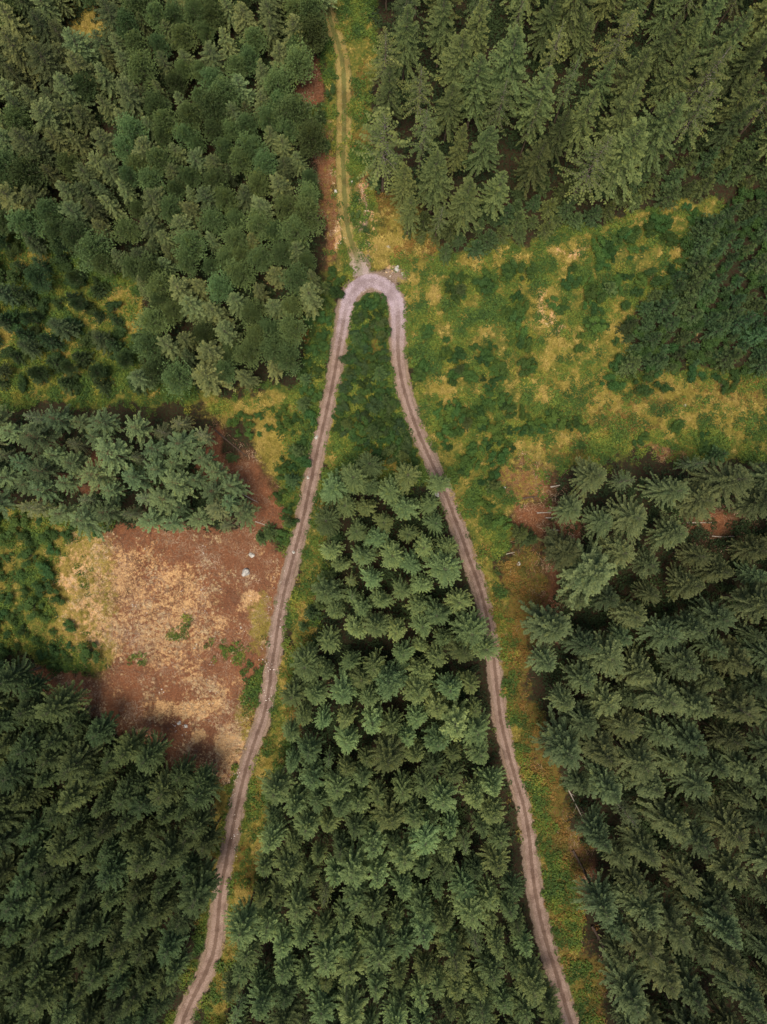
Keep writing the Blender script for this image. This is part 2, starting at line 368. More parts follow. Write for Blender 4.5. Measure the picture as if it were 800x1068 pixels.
def ribbon(name, px, width, mat, lift, pavedf=None, rut=0.025):
    pts = spline([world(*p) for p in px], 0.35)
    K = 13; V = []; ac = []; pv = []
    for i, p in enumerate(pts):
        a = pts[max(0, i - 2)]; b_ = pts[min(len(pts) - 1, i + 2)]
        t = (b_ - a).normalized(); nr = Vector((-t.y, t.x))
        q = pix(p.x, p.y)
        wd = width(q)
        for k in range(K):
            u = -1 + 2 * k / (K - 1)
            side = float(fbm(np.array(p.x / 2.4 + (40 if u > 0 else 0)), np.array(p.y / 2.4), 5, 4)) - 0.5
            off = u * wd / 2 * (1 + 0.10 * side * (abs(u) > 0.6))
            x, y = p.x + nr.x * off, p.y + nr.y * off
            z = gz(x, y) + lift + rut * math.exp(-(abs(u) / 0.3) ** 2) - 0.14 * max(0, abs(u) - 0.84) / 0.16
            V.append((x, y, z + 0.02 * random.random())); ac.append(u); pv.append(pavedf(q) if pavedf else 0)
    n_ = len(pts); idx = np.arange(n_ * K).reshape(n_, K)
    F = np.stack([idx[:-1, :-1], idx[:-1, 1:], idx[1:, 1:], idx[1:, :-1]], -1).reshape(-1, 4)
    me = mesh_np(name, V, F, [mat], attrs={'across': ('FLOAT', ac), 'paved': ('FLOAT', pv)}, smooth=True)
    return tag(link(name, me), kind='structure')
def tw(q):
    x, y = q
    base = 1.95 + 0.45 * max(0, min(1, (y - 800) / 200))
    bend = max(0, 1 - max(0, y - 300) / 70)
    if x > 385 and y < 400: bend = max(bend, max(0, 1 - max(0, y - 330) / 70))
    return base + 1.0 * bend
def tp(q):
    return max(0.0, min(1.0, 1 - (q[1] - 315) / 60))
ribbon('forest_track', TRACKPX, tw, M_TRACK, 0.10, tp)
ribbon('grass_path', PATH, lambda q: 2.9 + 0.9 * max(0, (q[1] - 262) / 26), M_PATH, 0.06, lambda q: .7 * max(0, min(1, (q[1] - 256) / 26)), 0.03)

# ------------------------------------------------------------------ foliage building blocks
class Q:
    """Collects kite-shaped sprays and wood sticks, all as quads."""
    def __init__(s): s.V = []; s.F = []; s.M = []; s.A = []; s.n = 0
    def kites(s, p, d, side, L, W, v, mi=0, bend=None):
        p, d, side = (np.atleast_2d(a).astype(float) for a in (p, d, side)); m = max(len(p), len(d), len(side))
        L = np.broadcast_to(np.asarray(L, float), (m,))[:, None]; W = np.broadcast_to(np.asarray(W, float), (m,))[:, None]
        p = np.broadcast_to(p, (m, 3)); d = np.broadcast_to(d, (m, 3)); side = np.broadcast_to(side, (m, 3))
        v = np.broadcast_to(np.asarray(v, float), (m,))
        mid = p + d * L * 0.45
        if bend is not None: mid = mid + bend * L
        q = np.stack([p, mid + side * W / 2, p + d * L, mid - side * W / 2], 1).reshape(-1, 3)
        s.V.append(q); f = np.arange(4 * m).reshape(m, 4) + s.n; s.F.append(f); s.n += 4 * m
        s.M.append(np.full(m, mi)); s.A.append(np.stack([v * 0.5, v * 0.85, v, v * 0.85], 1).ravel())
    def stick(s, pts, r0, r1, mi=1, sides=4):
        pts = np.asarray(pts, float); m = len(pts)
        t = np.gradient(pts, axis=0); t /= np.linalg.norm(t, axis=1)[:, None] + 1e-9
        up = np.where(np.abs(t[:, 2:3]) > 0.9, [[1.0, 0, 0]], [[0, 0, 1.0]])
        a = np.cross(t, up); a /= np.linalg.norm(a, axis=1)[:, None]; b_ = np.cross(t, a)
        rr = np.linspace(r0, r1, m)[:, None, None]
        th = np.arange(sides) * 2 * np.pi / sides
        ring = pts[:, None] + rr * (a[:, None] * np.cos(th)[None, :, None] + b_[:, None] * np.sin(th)[None, :, None])
        s.V.append(ring.reshape(-1, 3)); idx = np.arange(m * sides).reshape(m, sides) + s.n
        f = np.stack([idx[:-1], np.roll(idx, -1, 1)[:-1], np.roll(idx, -1, 1)[1:], idx[1:]], -1).reshape(-1, 4)
        s.F.append(f); s.M.append(np.full(len(f), mi)); s.A.append(np.full(m * sides, 0.5)); s.n += m * sides
    def mesh(s, name, mats, smooth=False):
        return mesh_np(name, np.concatenate(s.V), np.concatenate(s.F), mats, np.concatenate(s.M), {'vary': ('FLOAT', np.concatenate(s.A))}, smooth)
def unit(v): return v / (np.linalg.norm(v, axis=-1, keepdims=True) + 1e-9)

def spray_branch(q, g, base, azm, length, pitch, droop, upturn, twig, dens, vary, wood=True, wr=0.022):
    """A conifer bough: a bent axis with drooping side twigs, each with needles as small kites."""
    h = np.array([math.cos(azm), math.sin(azm), 0.0])
    vary = vary + g.normal(0, 0.14)
    m = max(4, int(length / 0.19 * dens))
    t = (np.arange(m) + 0.6) / m
    wav = np.cumsum(g.normal(0, 0.03, m)) * length * 0.5
    sidev = np.array([-h[1], h[0], 0.0])
    zz = length * (math.tan(pitch) * t - droop * t ** 1.6 + upturn * np.maximum(0, t - 0.5) ** 2)
    ax = base + h * (t * length)[:, None] + sidev * wav[:, None] + np.array([0, 0, 1.0]) * zz[:, None]
    tan = unit(np.gradient(ax, axis=0))
    if wood:
        sel = np.unique(np.linspace(0, m - 1, 4).astype(int))
        q.stick(np.vstack([base, ax[sel][:-1]]), wr, wr * 0.35, 1, 3)
    keep = t > 0.14
    prof = np.minimum(1, 0.45 + 2.2 * t) * (1.12 - 0.42 * t)
    tl = twig * np.clip(prof, 0.25, 1) * min(1.0, 0.45 + length / 2.4)
    br = vary + 0.35 * t
    for sgn in (-1, 1):
        kk = keep & (g.random(m) < 0.93)
        k = kk.sum()
        if not k: continue
        roll = g.normal(0, 0.30, k)
        ang = np.radians(g.normal(52, 9, k)) * (1 - 0.35 * t[kk])
        lat = sidev * sgn
        d = unit(tan[kk] * np.cos(ang)[:, None] + lat * np.sin(ang)[:, None] + np.array([0, 0, 1.0]) * (g.normal(-0.22, 0.16, k))[:, None])
        L = tl[kk] * g.uniform(0.7, 1.2, k)
        nrm = unit(np.cross(d, tan[kk]) * sgn)
        s1 = unit(np.cross(nrm, d)); s1 = unit(s1 * np.cos(roll)[:, None] + nrm * np.sin(roll)[:, None])
        vv = np.clip(br[kk] + g.normal(0, 0.14, k), 0, 1)
        q.kites(ax[kk], d, s1, L, L * 0.16 + 0.025, vv, 0)
        for a, fr in ((0.62, 0.28), (0.62, 0.55)):
            for s2 in (-1, 1):
                d2 = unit(d * math.cos(a) + s1 * (s2 * math.sin(a)) + g.normal(0, 0.16, (k, 3)))
                q.kites(ax[kk] + d * (L * fr)[:, None], d2, unit(np.cross(d2, nrm)), L * (0.62 - 0.38 * fr), L * 0.14 + 0.03, np.clip(vv + 0.12, 0, 1), 0)
    # needles standing up along the axis, and the bough's end
    k = keep.sum()
    d = unit(tan[keep] + g.normal(0, 0.25, (k, 3)) + [0, 0, 0.25])
    q.kites(ax[keep], d, unit(np.cross(d, g.normal(0, 1, (k, 3)))), 0.26, 0.09, np.clip(br[keep] + 0.1, 0, 1), 0)
    e = ax[-1]
    for s2 in (-0.5, 0, 0.5):
        d = unit(tan[-1] + sidev * s2 + g.normal(0, 0.08, 3))
        q.kites(e, d, unit(np.cross(d, [0, 0, 1.0])), twig * 0.5, 0.11, min(1, vary + 0.5), 0)

def spruce_crown(seed, H, Rm, start=0.3, dens=1.0, n_whorl=30, per=7, twig=0.55, sparse=0.0, shape=0.85, lean=0.0):
    g = np.random.default_rng(seed); q = Q()
    z0 = H * start
    for wi in range(n_whorl):
        f = (wi + g.uniform(-0.2, 0.2)) / n_whorl        # 0 at the crown's foot, 1 at the tip
        f = min(max(f, 0), 0.985)
        z = z0 + (H - z0) * f
        if f < 0.12: r = Rm * (0.7 + 2.4 * f)
        else: r = Rm * (1 - ((f - 0.12) / 0.88)) ** shape
        k = max(4, int(round(per * (0.75 + 0.25 * (1 - f)))))
        a0 = g.uniform(0, 6.28)
        for b_ in range(k):
            if g.random() < sparse: continue
            azm = a0 + b_ * 2 * math.pi / k + g.normal(0, 0.18)
            lop = 1 + 0.16 * math.sin(azm * 2 + seed) + 0.1 * math.sin(azm * 3 + seed * 2.3)
            L = max(0.16, r * lop * g.uniform(0.72, 1.12))
            pitch = R(-12 + 62 * f ** 1.4) + g.normal(0, 0.08)
            droop = 0.28 * (1 - f) + 0.10
            spray_branch(q, g, np.array([0, 0, z + g.normal(0, 0.1)]), azm, L, pitch, droop, 0.5 * (1 - f) + 0.1, twig * g.uniform(0.85, 1.15), dens, 0.25 + 0.1 * g.normal() * 1.0 + 0.1, True, 0.012 + 0.014 * (1 - f))
    q.stick([[0, 0, H * 0.8], [0.02, 0.01, H * 0.93], [0, 0, H]], 0.05, 0.012, 1, 4)
    for i in range(10):
        a = g.uniform(0, 6.28); d = unit(np.array([math.cos(a) * 0.5, math.sin(a) * 0.5, 0.9]))
        q.kites([[0, 0, H - 0.1 - 0.06 * i]], d, unit(np.cross(d, [0, 0, 1.0])), 0.24, 0.07, 0.8, 0)
    return q

def pine_crown(seed, H, Rm, start=0.35, tufts=1300, rounder=0.6, tl=0.3):
    """Rounded young conifer crown: upswept boughs carrying brushes of needles."""
    g = np.random.default_rng(seed); q = Q(); z0 = H * start; hc = H - z0
    k = 46
    tips = []
    for i in range(k):
        f = (i + 0.5) / k; azm = i * 2.4 + g.normal(0, 0.25)
        r = Rm * (1 - f ** (1.6 + rounder)) ** 0.62 * (1 + 0.16 * math.sin(2 * azm + seed)) * g.uniform(0.8, 1.12)
        if f < 0.15: r *= 0.6 + f * 2.6
        zb = z0 + hc * f * 0.93
        rise = g.uniform(0.15, 0.5) * r
        e = np.array([math.cos(azm) * r, math.sin(azm) * r, zb + rise])
        base = np.array([0, 0, zb]); mid = (base + e) / 2 + [0, 0, -0.08 * r]
        q.stick([base, mid, e], 0.03, 0.008, 1, 3)
        tips.append((base, mid, e))
    tips = np.array(tips)
    pick = g.integers(0, k, tufts); t = 1 - g.random(tufts) ** 1.7 * 0.8
    a, m_, e = tips[pick, 0], tips[pick, 1], tips[pick, 2]
    t_ = t[:, None]
    p = (1 - t_) ** 2 * a + 2 * t_ * (1 - t_) * m_ + t_ ** 2 * e
    rr = np.linalg.norm((e - a)[:, :2], axis=1)
    p += g.normal(0, 1, (tufts, 3)) * (0.10 + 0.17 * rr * t)[:, None] * [1, 1, 0.7]
    out = unit(p - np.array([0, 0, z0 + hc * 0.35]))
    vb = np.clip(0.25 + 0.3 * g.random(tufts) + 0.3 * t - .1, 0, 1)
    for j in range(9):
        d = unit(out * 1.0 + [0, 0, 0.2] + g.normal(0, 0.42, (tufts, 3)))
        q.kites(p, d, unit(np.cross(d, g.normal(0, 1, (tufts, 3)))), tl * g.uniform(0.7, 1.2, tufts), 0.085, np.clip(vb + g.normal(0, 0.12, tufts), 0, 1), 0)
    return q

def bush_mesh(seed, Rm, H, n_=1500, leaf=0.15, lobes=9):
    g = np.random.default_rng(seed); q = Q()
    ce = []
    for i in range(lobes):
        a = g.uniform(0, 6.28); r = Rm * 0.85 * math.sqrt(g.random())
        ce.append((r * math.cos(a), r * math.sin(a), H * g.uniform(0.4, 0.78) * (1 - 0.35 * r / Rm), Rm * g.uniform(0.2, 0.44)))
        q.stick([[0, 0, 0], [ce[-1][0] * 0.5, ce[-1][1] * 0.5, ce[-1][2] * 0.6], ce[-1][:3]], 0.03, 0.01, 1, 3)
    ce = np.array(ce); k = g.integers(0, lobes, n_)
    d = unit(g.normal(0, 1, (n_, 3)) + [0, 0, 0.25]); rad = ce[k, 3] * g.uniform(0.45, 1.08, n_)
    p = ce[k, :3] + d * rad[:, None] * [1, 1, 0.8]
    p[:, 2] = np.abs(p[:, 2])
    dd = unit(d + g.normal(0, 0.7, (n_, 3))); nrm = unit(d + [0, 0, 0.8] + g.normal(0, 0.45, (n_, 3)))
    q.kites(p, unit(np.cross(nrm, dd)), unit(np.cross(nrm, np.cross(nrm, dd))), leaf * g.uniform(0.7, 1.4, n_), leaf * 0.75, np.clip(0.4 + 0.25 * g.normal(0, 1, n_) * 0.8 + 0.12 * g.normal(0, 1, lobes)[k], 0, 1), 0)
    return q

def trunk_mesh(name, H, r, mat, seed, top=0.9):
    g = np.random.default_rng(seed); q = Q(); m = 9
    z = np.linspace(-0.4, H * top, m); px = np.cumsum(g.normal(0, 0.025, m)); py = np.cumsum(g.normal(0, 0.025, m))
    px -= px[-1] * np.linspace(0, 1, m); py -= py[-1] * np.linspace(0, 1, m)
    q.stick(np.stack([px, py, z], 1), r, 0.03, 0, 8)
    for i in range(10):                       # dead snags below the crown
        a = g.uniform(0, 6.28); zz = H * g.uniform(0.12, 0.4); L = g.uniform(0.3, 0.9)
        q.stick([[0, 0, zz], [math.cos(a) * L, math.sin(a) * L, zz - 0.1]], 0.02, 0.006, 0, 3)
    return q.mesh(name, [mat], True)

# prototypes: unit heights are real; a copy is scaled a little
PROTO = {}
def proto(kind, crown, trunk): PROTO.setdefault(kind, []).append((crown, trunk))
for i, (H, Rm, st, sp_, shp, tw_, nw) in enumerate([(15, 3.1, .42, .03, .66, .50, 17), (16, 3.3, .45, .06, .6, .54, 16), (14, 2.9, .38, .02, .75, .48, 18), (15.5, 3.2, .46, .08, .6, .52, 15), (14.5, 3.3, .42, .05, .62, .52, 16), (16, 2.8, .40, .04, .72, .46, 19), (15, 3.0, .42, .04, .65, .5, 17), (14, 3.2, .44, .1, .55, .5, 14)]):
    proto('spruce', spruce_crown(20 + i, H, Rm * (1.0 + .03 * (i % 4)), st, 1.55, nw + 1, 10 + i % 3, tw_ * (.70 + .05 * (i % 3)), sp_ + .05, shp + .05 * (i % 3)).mesh('spruce_crown', [M_SPRUCE, M_TWIG]), trunk_mesh('spruce_trunk', H, 0.2, M_BARK, 20 + i))
for i, (H, Rm, st, tw_, shp, nw) in enumerate([(13, 2.5, .50, .40, .50, 13), (14, 2.7, .52, .42, .45, 12), (12.5, 2.3, .45, .38, .58, 14), (13.5, 2.6, .5, .44, .5, 12), (12, 2.7, .48, .40, .42, 12), (14.5, 2.3, .48, .36, .62, 15), (13, 2.8, .54, .42, .4, 11)]):
    proto('round', spruce_crown(320 + i, H, Rm, st, 1.6, nw + 1, 13 + i % 3, tw_ * .78, .10, shp).mesh('round_spruce_crown', [M_SPRUCE, M_TWIG]), trunk_mesh('round_trunk', H, 0.17, M_BARK, 320 + i))
for i, (H, Rm) in enumerate([(17, 2.7), (18, 2.4), (16, 2.9)]):
    proto('thin', spruce_crown(40 + i, H, Rm, .40, 0.8, 15, 7, .42, .25, .65).mesh('thin_spruce_crown', [M_SPRUCE, M_DEADWOOD]), trunk_mesh('thin_trunk', H, 0.17, M_BARK, 40 + i))
for i, (H, Rm, st) in enumerate([(19, 3.5, .32), (20, 3.2, .36), (18, 3.6, .34), (19.5, 3.0, .3)]):
    proto('tall', spruce_crown(140 + i, H, Rm, st, 1.0, 24, 7, .5, .08, .8).mesh('tall_spruce_crown', [M_SPRUCE, M_TWIG]), trunk_mesh('tall_trunk', H, 0.22, M_BARK, 140 + i))
for i, (H, Rm, t_, ro) in enumerate([(9, 1.9, 1300, .5), (9.6, 1.8, 1200, .9), (8.6, 2.0, 1400, .3), (9.4, 1.85, 1200, 1.4), (9.8, 1.7, 1150, .2)]):
    proto('pine', pine_crown(60 + i, H, Rm, .42, int(t_ * 1.7), ro, .22).mesh('pine_crown', [M_PINE, M_TWIG]), trunk_mesh('pine_trunk', H, 0.13, M_BARK, 60 + i, .85))
for i, (H, Rm) in enumerate([(12, 2.4), (13, 2.6), (11.5, 2.2)]):
    proto('scots', spruce_crown(70 + i, H, Rm, .55, 1.2, 9, 8, .44, .05, .5).mesh('scots_pine_crown', [M_PINE, M_PINEBARK]), trunk_mesh('scots_trunk', H, 0.17, M_PINEBARK, 70 + i, .88))
for i, (H, Rm) in enumerate([(10, 2.2), (10.5, 2.0), (9.5, 2.1)]):
    proto('midspruce', spruce_crown(50 + i, H, Rm, .3, 1.2, 15, 8, .38, .02, .66).mesh('slim_spruce_crown', [M_SPRUCE, M_TWIG]), trunk_mesh('slim_trunk', H, 0.14, M_BARK, 50 + i))
for i, (H, Rm) in enumerate([(4.2, 1.35), (3.4, 1.2), (5.0, 1.4), (3.8, 1.3)]):
    proto('young', spruce_crown(80 + i, H, Rm, .04, 1.2, 13, 7, .36, .0, .8).mesh('young_spruce', [M_SPRUCE, M_TWIG]), None)
for i, (Rm, H, n_, lf) in enumerate([(1.3, 2.2, 1500, .17), (1.1, 1.7, 1200, .15), (1.5, 2.8, 1900, .19), (0.9, 1.4, 900, .15), (1.25, 2.0, 1400, .16)]):
    proto('bush', bush_mesh(90 + i, Rm, H, n_, lf, 8 + i).mesh('shrub', [M_LEAF, M_TWIG]), None)
HT = {k: [max(v.co.z for v in c.vertices) for c, _ in L] for k, L in PROTO.items()}

# ------------------------------------------------------------------ where the trees stand
# Stands are outlined by where their crowns show on the photograph; the foot of each tree is set in from its crown
# by the parallax of a crown that many metres above the ground.
STANDS = dict(  # tint: stand colour, some outer stands darkened to paint light falling off outwards
 wedge=dict(poly=[(352, 500), (372, 482), (405, 492), (450, 505), (466, 540), (474, 575), (487, 615), (492, 660), (500, 690), (500, 730), (510, 775), (525, 820), (532, 870), (540, 920), (552, 970), (565, 1020), (580, 1068), (600, 1130), (215, 1130), (232, 1068), (240, 1010), (256, 950), (272, 900), (282, 850), (285, 800), (294, 760), (310, 710), (330, 670), (334, 620), (345, 570), (342, 530)], sp=(19, 29), h=12.5,
   name='wedge stand', tint=(0.094, 0.142, 0.054), var=.3, kinds=[('round', .6), ('spruce', .22), ('midspruce', .14), ('thin', .04)]),
 east=dict(poly=[(585, 498), (620, 486), (700, 492), (800, 488), (950, 480), (950, 1200), (655, 1200), (650, 1050), (645, 1000), (640, 930), (618, 880), (592, 820), (572, 780), (568, 730), (562, 680), (572, 640), (588, 600), (582, 545)], sp=(25, 40), h=15.5,
   name='east stand', tint=(0.074, 0.106, 0.046), var=.2, kinds=[('spruce', .72), ('round', .24), ('thin', .04)]),
 southwest=dict(poly=[(-150, 700), (0, 700), (40, 725), (95, 755), (140, 780), (175, 800), (215, 812), (222, 850), (212, 905), (203, 960), (184, 1010), (158, 1068), (120, 1200), (-150, 1200)], sp=(19, 27), h=14,
   name='southwest stand', tint=(0.046, 0.074, 0.028), var=.2, kinds=[('round', .6), ('spruce', .4)]),
 northeast=dict(poly=[(398, -120), (950, -120), (950, 120), (800, 132), (735, 130), (690, 148), (640, 166), (580, 184), (520, 204), (470, 222), (440, 228), (412, 205), (398, 170), (396, 100)], sp=(29, 45), h=19,
   name='northeast stand', tint=(0.076, 0.106, 0.036), var=.2, kinds=[('tall', .8), ('thin', .2)]),
 northwest=dict(poly=[(-150, -120), (330, -120), (332, 20), (312, 60), (310, 110), (326, 140), (322, 180), (322, 240), (328, 290), (312, 340), (302, 384), (280, 398), (225, 402), (165, 392), (142, 375), (158, 345), (152, 300), (120, 285), (75, 250), (30, 240), (-150, 230)], sp=(14, 21), h=9,
   name='northwest stand', tint=(0.092, 0.126, 0.050), var=.28, kinds=[('pine', .55), ('midspruce', .45)]),
 leftmix=dict(poly=[(-150, 240), (60, 250), (95, 275), (90, 300), (80, 330), (140, 375), (130, 395), (60, 390), (-150, 390)], sp=(28, 46), h=8,
   name='glade', tint=(0.044, 0.070, 0.030), var=.14, kinds=[('pine', .6), ('midspruce', .4)]),
 west=dict(poly=[(-150, 440), (20, 440), (60, 432), (130, 440), (195, 440), (218, 460), (215, 480), (240, 495), (258, 530), (250, 548), (150, 545), (90, 545), (20, 528), (-150, 520)], sp=(18, 26), h=12.5,
   name='west stand', tint=(0.098, 0.130, 0.062), var=.24, kinds=[('scots', .8), ('thin', .2)]),
)
GAPS = [(105, 482, 14), (85, 12, 28), (112, 30, 14), (745, 548, 26), (718, 548, 14), (610, 520, 0), (700, 478, 12), (462, 620, 0), (320, 90, 14), (600, 900, 10), (236, 470, 12), (340, 650, 12), (415, 640, 14)]
HAND = dict(
 east=[(577, 657, 1.15, 1), (635, 688, 1.0, 1.15), (588, 730, .95, 1.35), (590, 782, 1.15, .9), (690, 728, 1.15, 1.1), (660, 642, 1, 1), (702, 556, 1, 1.1), (692, 662, 1.05, 1), (750, 645, 1, .9), (768, 690, 1, .9), (722, 772, 1.05, .9), (650, 757, 1, .95), (772, 740, 1, .9), (752, 595, 1, .85), (788, 572, .95, .8), (720, 612, 1.05, .95), (670, 800, 1.05, 1), (618, 497, .95, 1.1), (596, 532, .9, 1.2), (628, 546, .9, 1.1), (620, 600, 1.2, 1.3), (660, 540, 1.05, 1.1), (700, 512, .95, 1.15), (760, 505, 1.15, .95), (794, 526, 1, .8), (652, 502, .8, -1), (630, 945, 1.05, 1.1), (626, 872, 1, .9), (680, 815, 1.05, 1), (660, 920, 1, .8), (672, 988, 1, .8), (700, 862, 1.1, 1), (727, 875, 1.05, .9), (750, 938, 1, .8), (702, 968, 1.05, .85), (728, 484, .85, -1)],
 wedge=[(437, 632, .85, 1.1), (430, 588, 1, 1), (427, 556, .75, .9), (422, 682, 1, 1.1), (506, 675, 1.0, 1.1), (458, 503, .95, 1.05), (457, 686, .9, 1), (435, 722, 1, 1.1), (490, 713, .9, 1), (455, 773, 1, 1), (497, 786, 1, 1), (430, 787, .95, 1.05), (408, 757, .9, 1), (369, 498, .95, .95), (408, 512, 1, 1), (366, 622, .8, -1), (348, 638, .8, 1), (370, 655, 1.05, 1.35), (342, 668, .85, 1.1), (390, 693, .95, 1), (366, 692, .8, 1), (356, 720, 1, 1.15), (328, 722, .85, 1.1), (314, 746, .8, .95), (325, 814, 1, 1), (305, 878, .95, 1), (370, 908, 1.15, 1.2), (272, 935, .85, 1), (352, 820, .95, 1.1), (390, 880, 1.05, 1.1), (342, 995, 1.1, 1.2), (260, 990, .9, .9), (425, 893, 1.1, 1.2), (465, 885, 1, 1), (520, 873, .95, .9), (490, 953, 1.1, 1.2), (530, 945, .95, .9), (400, 545, .9, .9), (380, 580, .9, 1), (452, 545, .8, .9), (355, 590, .75, 1.1)],
 southwest=[(153, 790, 1.0, 1.15), (102, 762, 1, 1), (210, 830, .95, 1.1), (130, 830, 1, 1), (65, 885, 1.05, 1.15), (208, 860, .9, 1), (194, 908, .9, 1), (176, 988, 1.15, 1.2), (140, 963, 1, 1.1), (105, 968, .95, 1.1), (30, 740, 1, .9), (60, 770, 1, .9), (175, 850, 1, 1), (100, 810, 1, 1)],
 northwest=[(290, 55, 1.15, 1.1), (295, 150, 1.0, 1.3), (272, 215, 1.25, 1.2), (150, 155, 1.4, .95), (130, 95, 1.4, .75), (25, 145, 1.4, .7), (235, 95, 1.1, 1), (200, 320, 1.35, 1.15), (235, 348, 1.25, 1.1), (175, 362, 1.3, 1.05), (215, 390, 1.35, 1.1), (145, 393, 1.1, .95), (188, 235, 1.2, 1.1), (250, 285, 1.1, 1.15), (265, 350, 1.15, 1.15), (300, 372, 1.0, .95), (245, 250, 1.1, 1.1), (285, 320, 1.15, 1.1)],
 west=[(190, 462, 1.1, 1), (240, 505, 1.0, 1.1), (225, 530, .95, 1.2), (60, 440, 1.05, .7), (180, 545, .9, 1.2), (140, 500, 1, 1.1), (110, 440, 1, 1), (45, 510, .95, 1.1)],
)
def crown_off(h): return (ALT - 0.72 * h) / ALT
TREES = []      # dicts: stand, kind, var, px, py (crown), h scale, tint
def pick(kinds, g):
    r = g.random()
    for k, p in kinds:
        r -= p
        if r <= 0: return k
    return kinds[0][0]
for sn, S in STANDS.items():
    g = np.random.default_rng(abs(hash(sn)) % 1 + sum(map(ord, sn)))
    poly = S['poly']; xs = [p[0] for p in poly]; ys = [p[1] for p in poly]
    pts = [(x, y, s_, b_, True) for x, y, s_, b_ in HAND.get(sn, [])]
    rad = [ (S['sp'][0] + S['sp'][1]) / 2 * s_ * 0.9 for _, _, s_, _, _ in pts]
    N_try = 9000
    cx = g.uniform(min(xs), max(xs), N_try); cy = g.uniform(min(ys), max(ys), N_try)
    ok = inside(cx, cy, poly)
    for x, y in zip(cx[ok], cy[ok]):
        if any((x - a) ** 2 + (y - b_) ** 2 < r * r for a, b_, r in GAPS): continue
        r = g.uniform(*S['sp'])
        if sn == 'northwest':   # larger trees at the stand's far west and along its south
            r *= 1 + 0.28 * max(0, 1 - x / 150) + 0.25 * max(0, (y - 270) / 130)
        A_ = np.array([(p[0], p[1]) for p in pts]) if pts else np.zeros((0, 2))
        if len(pts):
            dd = (A_[:, 0] - x) ** 2 + (A_[:, 1] - y) ** 2
            mm = ((np.array(rad) + r) / 2) ** 2
            if (dd < mm * 0.85).any(): continue
        pts.append((x, y, r / ((S['sp'][0] + S['sp'][1]) / 2), g.normal(1, S['var']), False)); rad.append(r)
    for x, y, s_, br, hand in pts:
        kind = pick(S['kinds'], g)
        if br < 0: kind, br = 'thin', 1.1
        elif hand and kind in ('thin',): kind = 'spruce'
        if sn == 'northwest':
            if hand and s_ > 1.18: kind = 'midspruce'
            if x < 130 and y < 220 and g.random() < .6: kind = 'midspruce'
        v = int(g.integers(0, len(PROTO[kind])))
        sc_ = S['h'] / HT[kind][v] * float(np.clip(s_, .7, 1.4) ** 0.8 * g.uniform(.86, 1.08))
        wid = float(np.clip(s_ ** 0.7 * g.uniform(.95, 1.12), .75, 1.4))
        hue = float(np.clip(g.normal(0, 1), -1.5, 1.6)); br = float(np.clip(br, .55, 1.5)) * (1.25 if kind == 'pine' else 1)
        t = S['tint']
        if (sn == 'northwest' and x < 110 and y < 230) or (sn == 'east' and x > 710): br *= .82  # light falling off toward the corners, painted into the tint of these outer trees
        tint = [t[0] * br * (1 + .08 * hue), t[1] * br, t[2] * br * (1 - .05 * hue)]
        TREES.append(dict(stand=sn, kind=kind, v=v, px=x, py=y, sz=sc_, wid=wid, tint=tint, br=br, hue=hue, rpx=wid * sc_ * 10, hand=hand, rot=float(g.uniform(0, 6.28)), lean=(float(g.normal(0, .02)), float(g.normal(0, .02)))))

def place_of(T):
    h = HT[T['kind']][T['v']] * T['sz']
    k = crown_off(h)
    x, y = world(HX + (T['px'] - HX) * k, HY + (T['py'] - HY) * k)
    return x, y, gz(x, y) - 0.05
ONES = 'zero one two three four five six seven eight nine ten eleven twelve thirteen fourteen fifteen sixteen seventeen eighteen nineteen'.split()
TENS = '_ _ twenty thirty forty fifty sixty seventy eighty ninety'.split()
def say(n_):
    n_ = int(round(n_))
    if n_ >= 100: return 'one hundred'
    if n_ < 20: return ONES[n_]
    return TENS[n_ // 10] + ('-' + ONES[n_ % 10] if n_ % 10 else '')
used = set()
def locate(head, px, py, most=16):
    """The look and the stand, then how far across and down the photo the crown shows, in words."""
    for dx, dy in ((0, 0), (.5, 0), (-.5, 0), (0, .5), (0, -.5), (1, 0), (0, 1), (-1, 0), (0, -1), (1, 1), (-1, -1)):
        l = f'{head}, {say(min(99, max(0, px / 8 + dx)))} percent across and {say(min(99, max(0, py / 10.68 + dy)))} percent down the photo'
        if l not in used: break
    used.add(l)
    return l
def hue_word(T, med=1.0):
    b_, h = T['br'] , T['hue']
    a = 'dark' if b_ < .88 else 'pale' if b_ > 1.14 else 'mid'
    return a + (' olive' if h > .6 else ' bluish' if h < -.6 else ' green')

